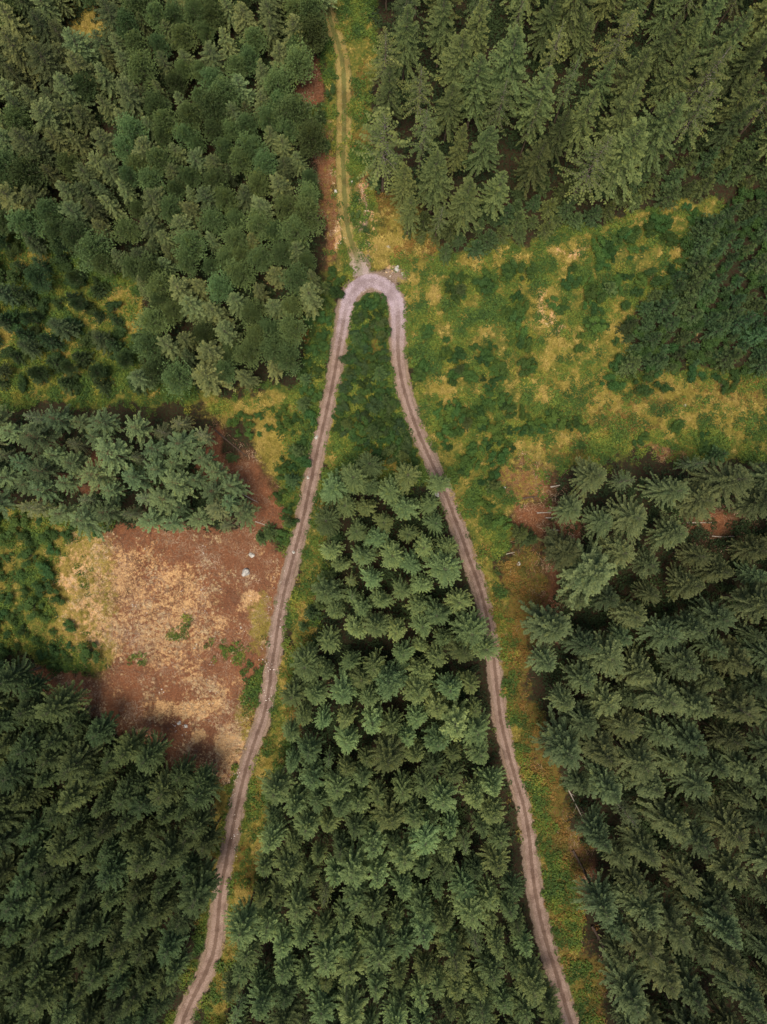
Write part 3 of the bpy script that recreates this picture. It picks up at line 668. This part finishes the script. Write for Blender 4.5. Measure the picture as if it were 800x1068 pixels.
def in_frame(T, m=4): return -m < T['px'] < 800 + m and -m < T['py'] < 1068 + m
SPR = [T for T in TREES if T['kind'] in ('spruce', 'round', 'thin', 'tall', 'midspruce') and in_frame(T)]
PIN = [T for T in TREES if T['kind'] in ('pine', 'scots') and in_frame(T)]
SPR.sort(key=lambda T: (-T['hand'], -T['rpx'] * (1.3 if T['stand'] != 'northwest' else .8)))
PIN.sort(key=lambda T: (-T['hand'], -T['rpx']))
solo = SPR[:300] + PIN[:300]
solo_ids = {id(T) for T in solo}
rest = [T for T in TREES if id(T) not in solo_ids]
print('TREES', len(TREES), 'spruce', len(SPR), 'pine', len(PIN), 'rest', len(rest))
KIND_NAME = dict(round='spruce_tree', tall='spruce_tree', spruce='spruce_tree', thin='spruce_tree', midspruce='spruce_tree', pine='pine_tree', scots='pine_tree')
SPECIAL = {(506, 675): 'spruce leaning its crown over the right track beside the wedge stand', (630, 945): 'broad pale spruce standing out of the east stand over the orange strip',
 (652, 502): 'nearly bare spruce, a star of pale branches, on the north edge of the east stand', (728, 484): 'leaning grey half-dead spruce by the clearing, east of the bare star-shaped one',
 (437, 632): 'pale yellowish spruce beside the brown opening high in the wedge stand', (369, 498): 'star-shaped spruce at the very tip of the wedge stand', (370, 655): 'brightest green spruce on the west side of the wedge stand',
 (366, 622): 'sparse straw-coloured spruce above the brightest green one of the wedge stand', (577, 657): 'broad pale spruce at the edge of the east stand below the rusty ground', (620, 600): 'largest bright spruce at the north end of the east stand',
 (588, 730): 'fresh green spruce on the west edge of the east stand, below the broad pale one', (153, 790): 'foremost spruce of the southwest stand, nearest the brown felled ground', (272, 215): 'pale star-shaped spruce among the round crowns of the northwest stand',
 (200, 320): 'largest pale spruce in the southern part of the northwest stand'}
def tree_label(T):
    if (T['px'], T['py']) in SPECIAL: return SPECIAL[(T['px'], T['py'])]
    sp = 'spruce' if T['kind'] in ('spruce', 'round', 'thin', 'tall', 'midspruce') else 'pine'
    look = hue_word(T)
    if T['kind'] == 'thin': look = 'thin greyish' if T['br'] > 1 else 'thin sparse'
    return locate(f"{look} {sp} in {STANDS[T['stand']]['name']}", min(max(T['px'], 0), 800), min(max(T['py'], 0), 1068))
for T in solo:
    x, y, z = place_of(T)
    root = bpy.data.objects.new(KIND_NAME[T['kind']], None); C.objects.link(root)
    root.empty_display_size = 0.5
    root.location = (x, y, z); root.rotation_euler = (T['lean'][0], T['lean'][1], T['rot'])
    s = T['sz']; root.scale = (s * T['wid'], s * T['wid'], s)
    cm, tm = PROTO[T['kind']][T['v']]
    tr = link('trunk', tm, root); cr = link('crown', cm, root)
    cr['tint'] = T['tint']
    sp = 'spruces' if 'spruce' in KIND_NAME[T['kind']] else 'pines'
    tag(root, tree_label(T), 'spruce tree' if sp == 'spruces' else 'pine tree', f"{sp} in the {STANDS[T['stand']]['name']}")

# everything past the three hundred, and the woods beyond the frame: one mass
hid = bpy.data.collections.new('tree_shapes')
order = []
def joined(kind, v):
    cm, tm = PROTO[kind][v]
    o = bpy.data.objects.new(f'shape_{len(order):02d}', None or cm.copy())
    me = o.data
    if tm is not None:
        V1 = np.empty(len(cm.vertices) * 3); cm.vertices.foreach_get('co', V1)
        V2 = np.empty(len(tm.vertices) * 3); tm.vertices.foreach_get('co', V2)
        F1 = np.empty(len(cm.loops), np.int32); cm.loops.foreach_get('vertex_index', F1)
        F2 = np.empty(len(tm.loops), np.int32); tm.loops.foreach_get('vertex_index', F2)
        M1 = np.empty(len(cm.polygons), np.int32); cm.polygons.foreach_get('material_index', M1)
        A1 = np.empty(len(cm.vertices)); cm.attributes['vary'].data.foreach_get('value', A1)
        me = mesh_np('tree_shape', np.vstack([V1.reshape(-1, 3), V2.reshape(-1, 3)]), np.vstack([F1.reshape(-1, 4), F2.reshape(-1, 4) + len(cm.vertices)]), list(cm.materials) + [tm.materials[0]],
                     np.concatenate([M1, np.full(len(tm.polygons), 2)]), {'vary': ('FLOAT', np.concatenate([A1, np.full(len(tm.vertices), .5)]))})
        o.data = me
    hid.objects.link(o); order.append((kind, v))
for kind in ('spruce', 'round', 'thin', 'tall', 'midspruce', 'pine', 'scots', 'young', 'bush'):
    for v in range(len(PROTO[kind])): joined(kind, v)
def gn_scatter():
    ng = bpy.data.node_groups.new('forest_scatter', 'GeometryNodeTree')
    ng.interface.new_socket('Geometry', in_out='INPUT', socket_type='NodeSocketGeometry')
    ng.interface.new_socket('Geometry', in_out='OUTPUT', socket_type='NodeSocketGeometry')
    a = ng.nodes.new('NodeGroupInput'); z = ng.nodes.new('NodeGroupOutput')
    ci = ng.nodes.new('GeometryNodeCollectionInfo'); ci.inputs['Collection'].default_value = hid
    ci.inputs['Separate Children'].default_value = True; ci.inputs['Reset Children'].default_value = True
    ip = ng.nodes.new('GeometryNodeInstanceOnPoints'); ip.inputs['Pick Instance'].default_value = True
    def na(nm, ty):
        x = ng.nodes.new('GeometryNodeInputNamedAttribute'); x.data_type = ty; x.inputs['Name'].default_value = nm
        return x.outputs[0]
    L = ng.links.new
    L(a.outputs[0], ip.inputs['Points']); L(ci.outputs[0], ip.inputs['Instance'])
    L(na('shape', 'INT'), ip.inputs['Instance Index']); L(na('turn', 'FLOAT_VECTOR'), ip.inputs['Rotation']); L(na('size', 'FLOAT_VECTOR'), ip.inputs['Scale'])
    L(ip.outputs[0], z.inputs[0])
    return ng
fm = bpy.data.meshes.new('background_forest')
fm.from_pydata([place_of(T) for T in rest], [], [])
a = fm.attributes.new('shape', 'INT', 'POINT'); a.data.foreach_set('value', [order.index((T['kind'], T['v'])) for T in rest])
a = fm.attributes.new('turn', 'FLOAT_VECTOR', 'POINT'); a.data.foreach_set('vector', np.array([(T['lean'][0], T['lean'][1], T['rot']) for T in rest], np.float32).ravel())
a = fm.attributes.new('size', 'FLOAT_VECTOR', 'POINT'); a.data.foreach_set('vector', np.array([(T['sz'] * T['wid'], T['sz'] * T['wid'], T['sz']) for T in rest], np.float32).ravel())
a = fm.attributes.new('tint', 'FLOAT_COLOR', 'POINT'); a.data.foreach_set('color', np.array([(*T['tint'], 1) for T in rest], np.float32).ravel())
fo = link('forest', fm); tag(fo, 'the rest of the spruce and pine woods between and beyond the single trees', kind='stuff')
mod = fo.modifiers.new('scatter', 'NODES'); mod.node_group = gn_scatter()

# ------------------------------------------------------------------ young spruces and shrubs, one by one
SMALL = []
def scatter(area, kind, poly, sp, tint, size, group, phrase, limit=999, seed=1, var=.18, sv=(.7, 1.3)):
    g = np.random.default_rng(seed); xs = [p[0] for p in poly]; ys = [p[1] for p in poly]
    cx = g.uniform(min(xs), max(xs), 2500); cy = g.uniform(min(ys), max(ys), 2500); ok = inside(cx, cy, poly)
    pts = []
    for x, y in zip(cx[ok], cy[ok]):
        if len(pts) >= limit: break
        r = g.uniform(*sp)
        if any((x - a) ** 2 + (y - b_) ** 2 < (r * .5 + rr * .5) ** 2 for a, b_, rr in pts): continue
        wx, wy = world(x, y)
        if sample(trackd, wx, wy) < 2.1 or sample(pathd, wx, wy) < 1.6: continue
        pts.append((x, y, r))
    for x, y, r in pts: small(kind, x, y, size * g.uniform(*sv), tint, g, group, phrase, var)
def small(kind, x, y, s, tint, g, group, phrase, var=.18):
    br = float(np.clip(g.normal(1, var), .6, 1.5)); hue = float(np.clip(g.normal(0, 1), -1.5, 1.6))
    SMALL.append(dict(kind=kind, v=int(g.integers(0, len(PROTO[kind]))), px=x, py=y, s=s, br=br, hue=hue, group=group, phrase=phrase, rot=float(g.uniform(0, 6.28)),
                      tint=[tint[0] * br * (1 + .12 * hue), tint[1] * br, tint[2] * br * (1 - .08 * hue)]))
GL = (0.050, 0.098, 0.024); GD = (0.038, 0.078, 0.022); BL_ = (0.038, 0.072, 0.028)
scatter('f', 'young', [(652, 345), (668, 320), (700, 292), (722, 268), (735, 235), (765, 215), (830, 205), (830, 385), (765, 375), (722, 378), (690, 392), (660, 388)], (10, 16), BL_, 1.25, 'young spruces in the eastern thicket', 'eastern thicket', seed=11, sv=(.5, 1.5))
scatter('f2', 'bush', [(632, 345), (655, 310), (690, 280), (708, 262), (728, 230), (765, 205), (830, 200), (830, 400), (765, 392), (715, 400), (680, 408), (645, 395)], (13, 22), (0.036, 0.076, 0.022), 1.2, 'shrubs around the eastern thicket', 'eastern thicket', seed=51)
scatter('g', 'young', [(424, 232), (445, 264), (500, 260), (560, 242), (620, 226), (690, 206), (750, 194), (830, 190), (830, 138), (740, 134), (680, 156), (600, 182), (520, 206), (450, 226)], (12, 18), (0.050, 0.080, 0.028), 1.25, 'young spruces edging the northeast stand', 'northeast fringe', seed=12)
scatter('h', 'bush', [(366, 330), (404, 335), (412, 400), (430, 450), (450, 500), (395, 470), (356, 452), (354, 400)], (12, 18), (0.040, 0.068, 0.028), 1.15, 'shrubs inside the hairpin bend', 'hairpin bend', seed=13)
scatter('h3', 'young', [(366, 340), (404, 345), (412, 400), (430, 450), (395, 470), (356, 452)], (18, 26), (0.046, 0.078, 0.024), 1.0, 'young trees inside the hairpin bend', 'hairpin bend', seed=43)
scatter('h2', 'bush', [(372, 306), (400, 306), (408, 352), (418, 415), (456, 500), (430, 495), (350, 450), (350, 420), (358, 370)], (7, 11), GD, .85, 'shrubs inside the hairpin bend', 'hairpin bend', seed=14)
scatter('l', 'bush', [(352, 280), (350, 330), (338, 390), (325, 450), (312, 520), (300, 590), (292, 560), (290, 500), (306, 440), (314, 400), (322, 340), (336, 290)], (9, 15), GD, .95, 'shrubs along the left track', 'left track verge', seed=15)
scatter('mx2', 'bush', [(-20, 250), (90, 270), (150, 360), (150, 405), (60, 400), (-20, 400)], (20, 34), (0.034, 0.062, 0.020), 1.2, 'shrubs around the yellow glade', 'yellow glade', seed=57)
scatter('m', 'bush', [(-30, 535), (30, 530), (105, 538), (100, 556), (60, 556), (48, 600), (70, 650), (96, 684), (60, 695), (0, 680), (-30, 670)], (12, 20), (0.045, 0.088, 0.026), 1.05, 'shrubs in the west meadow', 'west meadow', seed=16)
scatter('mix', 'young', [(-20, 250), (90, 270), (150, 360), (150, 405), (60, 400), (-20, 400)], (17, 30), (0.030, 0.056, 0.020), 1.15, 'young trees around the yellow glade', 'yellow glade', seed=17)
scatter('c', 'bush', [(232, 440), (262, 428), (300, 425), (300, 450), (262, 455), (240, 452)], (9, 13), GL, .75, 'shrubs beside the golden grass', 'golden grass patch', seed=18)
g = np.random.default_rng(33)
for x, y, r in [(480, 300, 14), (450, 350, 12), (470, 436, 18), (515, 392, 14), (552, 376, 10), (535, 320, 16), (583, 315, 9), (625, 310, 16), (642, 298, 14), (622, 336, 12), (500, 430, 16), (520, 460, 18), (550, 446, 14), (577, 436, 12), (602, 446, 10), (487, 480, 14), (515, 506, 14), (475, 392, 14), (636, 395, 10), (440, 385, 12), (505, 300, 14), (470, 365, 12), (600, 355, 10), (505, 365, 12), (540, 355, 12), (690, 240, 14), (660, 255, 14), (720, 225, 12), (630, 265, 14), (460, 470, 10), (540, 285, 12), (600, 290, 12), (666, 290, 10), (530, 420, 10), (760, 400, 8), (700, 445, 9), (740, 460, 9), (670, 455, 8), (520, 545, 10), (505, 528, 9)]:
    for _ in range(max(2, int(r * r / 26))):
        a_ = g.uniform(0, 6.28); d_ = r * math.sqrt(g.random())
        X_, Y_ = x + d_ * math.cos(a_), y + d_ * math.sin(a_)
        wx, wy = world(X_, Y_)
        if sample(trackd, wx, wy) < 2.1: continue
        small('bush', X_, Y_, g.uniform(.6, 1.2), GD if g.random() < .4 else GL, g, 'shrubs in the east clearing', 'east clearing')
for x, y, s in [(480, 302, 1.0), (515, 506, 1.1), (488, 440, .9), (636, 300, 1.2), (750, 474, 1.4), (544, 556, 1.3), (554, 562, 1.2), (280, 556, 1.25), (272, 562, 1.0), (300, 545, .8), (240, 477, .9), (420, 475, 1.0), (424, 488, 1.1), (480, 385, .9), (325, 640, 1.2), (334, 632, 1.1), (316, 655, .9), (350, 560, 1.0), (345, 600, 1.0), (460, 590, 1.0), (520, 598, .5), (316, 420, 1.2), (310, 470, 1.3), (304, 500, 1.2), (318, 395, 1.0), (340, 300, 1.0), (382, 240, .6), (330, 200, 1.1), (334, 120, 1.0), (340, 150, .9), (395, 130, 1.0), (398, 60, 1.0), (330, 40, 1.0), (392, 190, 1.0), (270, 560, .8), (346, 95, .7), (372, 225, .6)]:
    small('young' if s > .7 else 'bush', x, y, s, (0.052, 0.088, 0.030), g, 'young trees standing singly', 'open ground')
cnt = {'young': 0, 'bush': 0}
area = lambda T: T['s'] * [1.3, 1.1, 1.5, .9, 1.25][T['v'] % 5] * (1.5 if T['phrase'] in ('east clearing', 'open ground') else 1)
SMALL.sort(key=lambda T: -area(T))
LEFTOVER = []
for T in SMALL:
    if not in_frame(T, 0) or cnt[T['kind']] >= 300:
        LEFTOVER.append(T); continue
    sq = random.uniform(.75, 1.3) if T['kind'] == 'bush' else 1
    cnt[T['kind']] += 1
    me = PROTO[T['kind']][T['v']][0]
    nm = 'young_spruce' if T['kind'] == 'young' else 'shrub'
    hh = HT[T['kind']][T['v']] * T['s']; k = (ALT - .5 * hh) / ALT
    x, y = world(HX + (T['px'] - HX) * k, HY + (T['py'] - HY) * k)
    o = link(nm, me, None, (x, y, gz(x, y) - .08)); o.rotation_euler = (0, 0, T['rot']); o.scale = (T['s'] * sq, T['s'] / sq, T['s'])
    o['tint'] = T['tint']
    tag(o, locate(f"{hue_word(T)} {'young spruce' if nm != 'shrub' else 'shrub'} by {T['phrase']}", T['px'], T['py']), 'young tree' if nm != 'shrub' else 'shrub', T['group'])
def spot(T):
    k = (ALT - .5 * HT[T['kind']][T['v']] * T['s']) / ALT
    x, y = world(HX + (T['px'] - HX) * k, HY + (T['py'] - HY) * k)
    return x, y, gz(x, y) - .08
sm = bpy.data.meshes.new('background_shrubs'); sm.from_pydata([spot(T) for T in LEFTOVER], [], [])
a = sm.attributes.new('shape', 'INT', 'POINT'); a.data.foreach_set('value', [order.index((T['kind'], T['v'])) for T in LEFTOVER])
a = sm.attributes.new('turn', 'FLOAT_VECTOR', 'POINT'); a.data.foreach_set('vector', np.array([(0, 0, T['rot']) for T in LEFTOVER], np.float32).ravel())
a = sm.attributes.new('size', 'FLOAT_VECTOR', 'POINT'); a.data.foreach_set('vector', np.array([(T['s'],) * 3 for T in LEFTOVER], np.float32).ravel())
a = sm.attributes.new('tint', 'FLOAT_COLOR', 'POINT'); a.data.foreach_set('color', np.array([(*T['tint'], 1) for T in LEFTOVER], np.float32).ravel())
so_ = link('shrubbery', sm); tag(so_, 'the smallest shrubs and seedlings between the single ones', kind='stuff')
so_.modifiers.new('scatter', 'NODES').node_group = mod.node_group
print('SMALL', cnt, len(LEFTOVER))

# ------------------------------------------------------------------ ground cover: herbs, dry grass, brash, small stones
def cover(name, count, weight, unit_fn, colours, label, scale=(.6, 1.3), seed=5, zoff=0.0, up=True):
    """Thousands of little tufts in one mesh, thrown where WEIGHT (a field over the ground) says they grow."""
    g = np.random.default_rng(seed)
    n0 = count * 14
    x = g.uniform(-70, 70, n0); y = g.uniform(-92, 92, n0)
    wgt = sample(weight, x, y); keep = g.random(n0) < wgt
    x, y = x[keep][:count], y[keep][:count]; m = len(x)
    z = sample(Z, x, y) + zoff
    shapes = [unit_fn(np.random.default_rng(seed * 10 + i)) for i in range(10)]
    VV, CC = [], []; nq = shapes[0].shape[0] // 4
    for i, sh in enumerate(shapes):
        sel = np.arange(m) % 10 == i
        k = sel.sum()
        if not k: continue
        th = g.uniform(0, 6.28, k); s = g.uniform(*scale, k) * (0.7 + 0.6 * vnoise(x[sel] / 3, y[sel] / 3, 2))
        c_, s_ = np.cos(th), np.sin(th)
        v = sh[None] * s[:, None, None]
        vx = v[..., 0] * c_[:, None] - v[..., 1] * s_[:, None]; vy = v[..., 0] * s_[:, None] + v[..., 1] * c_[:, None]
        VV.append(np.stack([vx + x[sel][:, None], vy + y[sel][:, None], v[..., 2] + z[sel][:, None]], -1).reshape(-1, 3))
        cid = (vnoise(x[sel] / 2.2 + 3, y[sel] / 2.2, 4) * .7 + g.random(k) * .5 - .1) * (len(colours) - 1)
        c0 = np.clip(np.floor(cid), 0, len(colours) - 2).astype(int); f = np.clip(cid - c0, 0, 1)[:, None]
        col = np.array(colours)[c0] * (1 - f) + np.array(colours)[c0 + 1] * f
        col = col * g.normal(1, .12, (k, 1))
        CC.append(np.repeat(col, sh.shape[0], 0))
    V = np.concatenate(VV); Cc = np.concatenate(CC); Cc = np.concatenate([np.clip(Cc, 0.005, 1), np.ones((len(Cc), 1))], 1)
    F = np.arange(len(V)).reshape(-1, 4)
    me = mesh_np(name, V, F, [M_COVER], attrs={'colour': ('FLOAT_COLOR', Cc)})
    return tag(link(name, me), label, kind='stuff')
def herb(g):
    k = 26; q = Q(); a = g.uniform(0, 6.28, k); r = .38 * np.sqrt(g.random(k))
    p = np.stack([r * np.cos(a), r * np.sin(a), g.uniform(.08, .45, k)], 1)
    d = unit(np.stack([np.cos(a), np.sin(a), g.normal(.1, .35, k)], 1) + g.normal(0, .5, (k, 3)))
    nz = unit(np.array([0, 0, 1.0]) + g.normal(0, .45, (k, 3)))
    q.kites(p, d, unit(np.cross(nz, d)), g.uniform(.16, .32, k), .15, .5); return np.concatenate(q.V)
def tuft(g):
    k = 22; q = Q(); a = g.uniform(0, 6.28, k)
    d = unit(np.stack([np.cos(a), np.sin(a), g.uniform(.3, 1.6, k)], 1))
    p = g.normal(0, .10, (k, 3)) * [1, 1, 0]
    q.kites(p, d, unit(np.cross(d, [0, 0, 1.0])), g.uniform(.3, .6, k), .045, .5); return np.concatenate(q.V)
def stickf(g):
    q = Q()
    for i in range(5):
        a = g.uniform(0, 6.28); L = g.uniform(.3, .9); p = g.normal(0, .25, 3) * [1, 1, 0] + [0, 0, .05]
        d = np.array([math.cos(a), math.sin(a), g.uniform(-.05, .25)])
        for s in ((0, 0, 1.0), (-d[1], d[0], 0)): q.kites([p], unit(d), np.array([s]), L, .05, .5)
    return np.concatenate(q.V)
def pebble(g):
    q = []
    for i in range(3):
        c_ = g.normal(0, .25, 3) * [1, 1, 0]; s = g.uniform(.05, .13); o = np.array([[-1, -1], [1, -1], [1, 1], [-1, 1]]) * s * g.uniform(.6, 1.2, (4, 2))
        top = [(c_[0] + a * .6, c_[1] + b_ * .6, s * 1.1) for a, b_ in o]; bot = [(c_[0] + a, c_[1] + b_, -.02) for a, b_ in o]
        q += top
        for j in range(4): q += [bot[j], bot[(j + 1) % 4], top[(j + 1) % 4], top[j]]
    return np.array(q)
free = np.clip((trackd - halfw - .05) / 1.0, 0.0, 1) * np.clip((pathd - .7) / .6, 0.05, 1)
pn = fbm(X / 2.2 + 5, Y / 2.2 + 9, 5, 4)
gsh = np.clip((pn - .38) * 5, 0.04, 1)
cover('undergrowth', 24000, green * (1 - .75 * np.clip(yellow, 0, 1)) * gsh * free, herb, [(0.026, 0.055, 0.015), (0.042, 0.084, 0.018), (0.090, 0.134, 0.022), (0.21, 0.195, 0.034)], 'low green herbs and bramble spread over the open ground', seed=3)
cover('dry_grass', 20000, np.clip(yellow - .3, 0, 1) * 1.3 * (1 - .8 * gsh) * free, tuft, [(0.13, 0.13, 0.026), (0.25, 0.21, 0.042), (0.42, 0.32, 0.10), (0.20, 0.17, 0.036)], 'yellow dry grass in tufts between the herbs', seed=4)
wood = field(lambda x, y: np.maximum.reduce([soft(x, y, S['poly'], 8) for S in STANDS.values()]))
cover('forest_undergrowth', 16000, wood * (1 - green) * (1 - soil) * np.clip((pn - .3) * 3, .1, 1) * .8 * free, herb, [(0.014, 0.024, 0.010), (0.024, 0.042, 0.015), (0.035, 0.058, 0.018)], 'dark low herbs and moss on the forest floor between the trunks', (.9, 1.8), seed=9)
gk = field(lambda x, y: soft(x, y, POLY['kgreen'], 6) + .6 * soft(x, y, POLY['everge'], 6) + .5 * soft(x, y, POLY['wverge'], 5))
cover('rusty_herbs', 7000, np.clip(np.maximum(gk * .5, orange), 0, 1) * np.clip((pn - .3) * 4, .1, 1) * free, herb, [(0.045, 0.062, 0.016), (0.085, 0.085, 0.02), (0.15, 0.115, 0.028), (0.19, 0.10, 0.028), (0.27, 0.21, 0.06)], 'rust and ochre herbs in the strips beside the tracks', (.5, 1.1), seed=10)
cover('straw_grass', 12000, np.clip(straw * 1.0 - .3 + (pn - .5) * 3.2 + (fbm(X / 7, Y / 7, 1, 3) - .5) * 2.4, 0, 1) * (straw > .12) * free, tuft, [(0.36, 0.23, 0.11), (0.52, 0.38, 0.21), (0.66, 0.52, 0.33), (0.40, 0.28, 0.14)], 'bleached straw grass lying on the felled ground', (.35, .8), seed=6)
cover('brash_debris', 9000, np.clip(soil * 1.0 + .12 * orange, 0, 1) * free, stickf, [(0.07, 0.035, 0.022), (0.16, 0.08, 0.05), (0.30, 0.20, 0.13), (0.46, 0.37, 0.28)], 'broken twigs and brash left on the bare soil', (.5, 1.2), seed=7)
rub = np.zeros(X.shape); rub[near] = np.maximum.reduce([blob(PX[near], PY[near], *b) for b in [(378, 222, 6, 26), (354, 245, 8, 18), (414, 284, 8, 6), (284, 692, 7, 20), (190, 756, 8, 6), (388, 254, 5, 9), (180, 720, 16, 10), (282, 700, 5, 60), (350, 200, 4, 4), (246, 840, 6, 40), (215, 640, 60, 90)]]) * np.where(True, 1, 1)
rub = np.where(rub > 0, rub, 0); rub[(np.hypot((PX - 215) / 60, (PY - 640) / 90) < 1.5) & (np.hypot((PX - 190) / 8, (PY - 756) / 6) > 1.5) & (trackd > 2.5)] *= 0.06
cover('loose_rubble', 1700, rub, pebble, [(0.34, 0.30, 0.27), (0.55, 0.50, 0.45), (0.72, 0.70, 0.66)], 'small pale stones scattered by the track', (.5, 1.2), seed=8, zoff=0.06)

# ------------------------------------------------------------------ stones and logs, one by one
def stone(px, py, s, label, tall=.7):
    g = np.random.default_rng(int(px * 7 + py))
    import bmesh
    bm = bmesh.new(); bmesh.ops.create_icosphere(bm, subdivisions=3, radius=1)
    ph = g.uniform(0, 6, 6)
    for v in bm.verts:
        c_ = v.co; k = 1 + .22 * math.sin(c_.x * 3 + ph[0]) * math.cos(c_.y * 3 + ph[1]) + .12 * math.sin(c_.z * 7 + ph[2] + c_.x * 4)
        v.co = Vector((c_.x * k * g.uniform(.97, 1.03), c_.y * k * .75, max(-.4, c_.z * k * tall)))
    me = bpy.data.meshes.new('boulder'); bm.to_mesh(me); bm.free(); me.materials.append(M_STONE)
    x, y = world(px, py); o = link('boulder', me, None, (x, y, float(sample(Z, np.array(x), np.array(y))) + s * .12))
    o.scale = (s, s, s); o.rotation_euler = (0, 0, g.uniform(0, 3))
    tag(o, label, 'boulder', 'pale boulders on the open ground')
stone(256, 597, .75, 'largest white boulder, standing alone on the brown felled ground', 1.1)
stone(262, 579, .5, 'flat white boulder just above the largest one on the felled ground')
stone(187, 754, .38, 'white boulder on the left of the little stone cluster above the southwest stand')
stone(194, 757, .34, 'white boulder on the right of the little stone cluster above the southwest stand')
stone(330, 456, .36, 'white boulder on the left edge of the left track, highest of its three')
stone(321, 498, .30, 'white boulder on the left edge of the left track, middle of its three')
stone(306, 576, .36, 'white boulder on the left edge of the left track, lowest of its three')
stone(414, 281, .55, 'broad pale boulder in the rubble just above the hairpin bend')
stone(420, 286, .33, 'small pale boulder at the right end of the rubble above the hairpin')
stone(350, 200, .34, 'pale boulder on the left of the grass path above the hairpin')
stone(367, 190, .28, 'pale boulder on the right of the grass path beside the rusty ground')
stone(405, 258, .34, 'small pale boulder in orange grass to the upper right of the hairpin')
stone(714, 423, .34, 'small white boulder alone in the olive grass of the east clearing')
stone(456, 516, .4, 'pale boulder touching the right track where the wedge stand begins')
stone(526, 509, .3, 'small white boulder beside shrubs left of the rusty bare ground')
stone(541, 588, .36, 'grey boulder below the lone young spruce right of the right track')

def log(a, b_, r, mat, label, forks=3, name='fallen_log'):
    g = np.random.default_rng(int(a[0] + a[1] * 3)); q = Q()
    x0, y0 = world(*a); x1, y1 = world(*b_); m = 8
    t = np.linspace(0, 1, m); nr = np.array([-(y1 - y0), x1 - x0]); L = np.linalg.norm(nr); nr = nr / L
    bow = np.sin(t * 3.1) * g.uniform(-.04, .04) * L
    xs = x0 + (x1 - x0) * t + nr[0] * bow; ys = y0 + (y1 - y0) * t + nr[1] * bow
    zs = np.array([float(sample(Z, np.array(p), np.array(q_))) for p, q_ in zip(xs, ys)])
    zs = np.maximum(zs, np.linspace(zs[0], zs[-1], m)) + r * .8
    P_ = np.stack([xs, ys, zs], 1); ce = P_.mean(0) * [1, 1, 0]
    q.stick(P_ - ce, r, r * .45, 0, 8)
    o = link(name, q.mesh('fallen_trunk', [mat], True), None, ce)
    for i in range(forks):
        k = g.integers(2, m - 1); an = math.atan2(y1 - y0, x1 - x0) + g.choice([-1, 1]) * g.uniform(.5, 1.1); ll = g.uniform(.5, 1.5)
        s_ = Q(); p0 = P_[k] - ce; s_.stick([p0, p0 + [math.cos(an) * ll * .6, math.sin(an) * ll * .6, .12], p0 + [math.cos(an) * ll, math.sin(an) * ll, .1]], r * .35, .012, 0, 5)
        link('branch', s_.mesh('log_branch', [mat]), o)
    tag(o, label, 'log', 'fallen trunks')
log((597, 886), (617, 921), .22, M_DARKLOG, 'dark fallen log in orange grass with its root plate at the top', 5)
log((617, 965), (634, 1001), .26, M_DARKLOG, 'thick dark fallen log beside the east stand low in the orange strip', 5)
log((588, 814), (611, 860), .12, M_DEADWOOD, 'thin pale fallen trunk along the west edge of the east stand', 6)
log((224, 448), (258, 476), .16, M_DARKLOG, 'dark fallen trunk crossing the brown gap above the golden grass', 3)
log((248, 512), (269, 524), .11, M_DEADWOOD, 'thin pale trunk lying across brown soil by the west stand', 1)
log((266, 544), (280, 549), .10, M_DEADWOOD, 'short pale trunk on brown soil above the lone dark young spruces', 1)
log((234, 514), (247, 520), .09, M_DEADWOOD, 'short pale trunk half under the west stand, left of a longer one', 0)
log((716, 545), (746, 545), .10, M_DEADWOOD, 'long straight pale trunk in the dark red gap of the east stand', 0)
log((742, 559), (766, 559), .09, M_DEADWOOD, 'pale trunk lower right in the dark red gap of the east stand', 0)
log((560, 535), (575, 535), .12, M_DEADWOOD, 'pale trunk end on rusty soil, upper left of the three by the east stand', 0)
log((569, 540), (583, 540), .10, M_DEADWOOD, 'pale trunk end on rusty soil, middle of the three by the east stand', 0)
log((572, 553), (583, 553), .12, M_DEADWOOD, 'pale trunk end on rusty soil, lowest of the three by the east stand', 0)
log((574, 508), (584, 506), .15, M_DEADWOOD, 'stubby pale trunk end on rusty soil at the top of the east stand', 0)
log((545, 520), (562, 518), .14, M_DARKLOG, 'dark branchy fallen trunk on rusty soil above the lone young spruce', 6)
log((528, 578), (537, 576), .09, M_DEADWOOD, 'short pale branch lying left of the lone young spruce', 1)
log((588, 576), (572, 578), .10, M_DEADWOOD, 'pale trunk below the lone young spruce, touching the east stand', 1)
log((42, 493), (60, 500), .14, M_DARKLOG, 'dark fallen trunk between the pines of the west stand', 2)
log((337, 539), (350, 535), .1, M_DARKLOG, 'dark branchy log on bare soil right of the left track', 3)
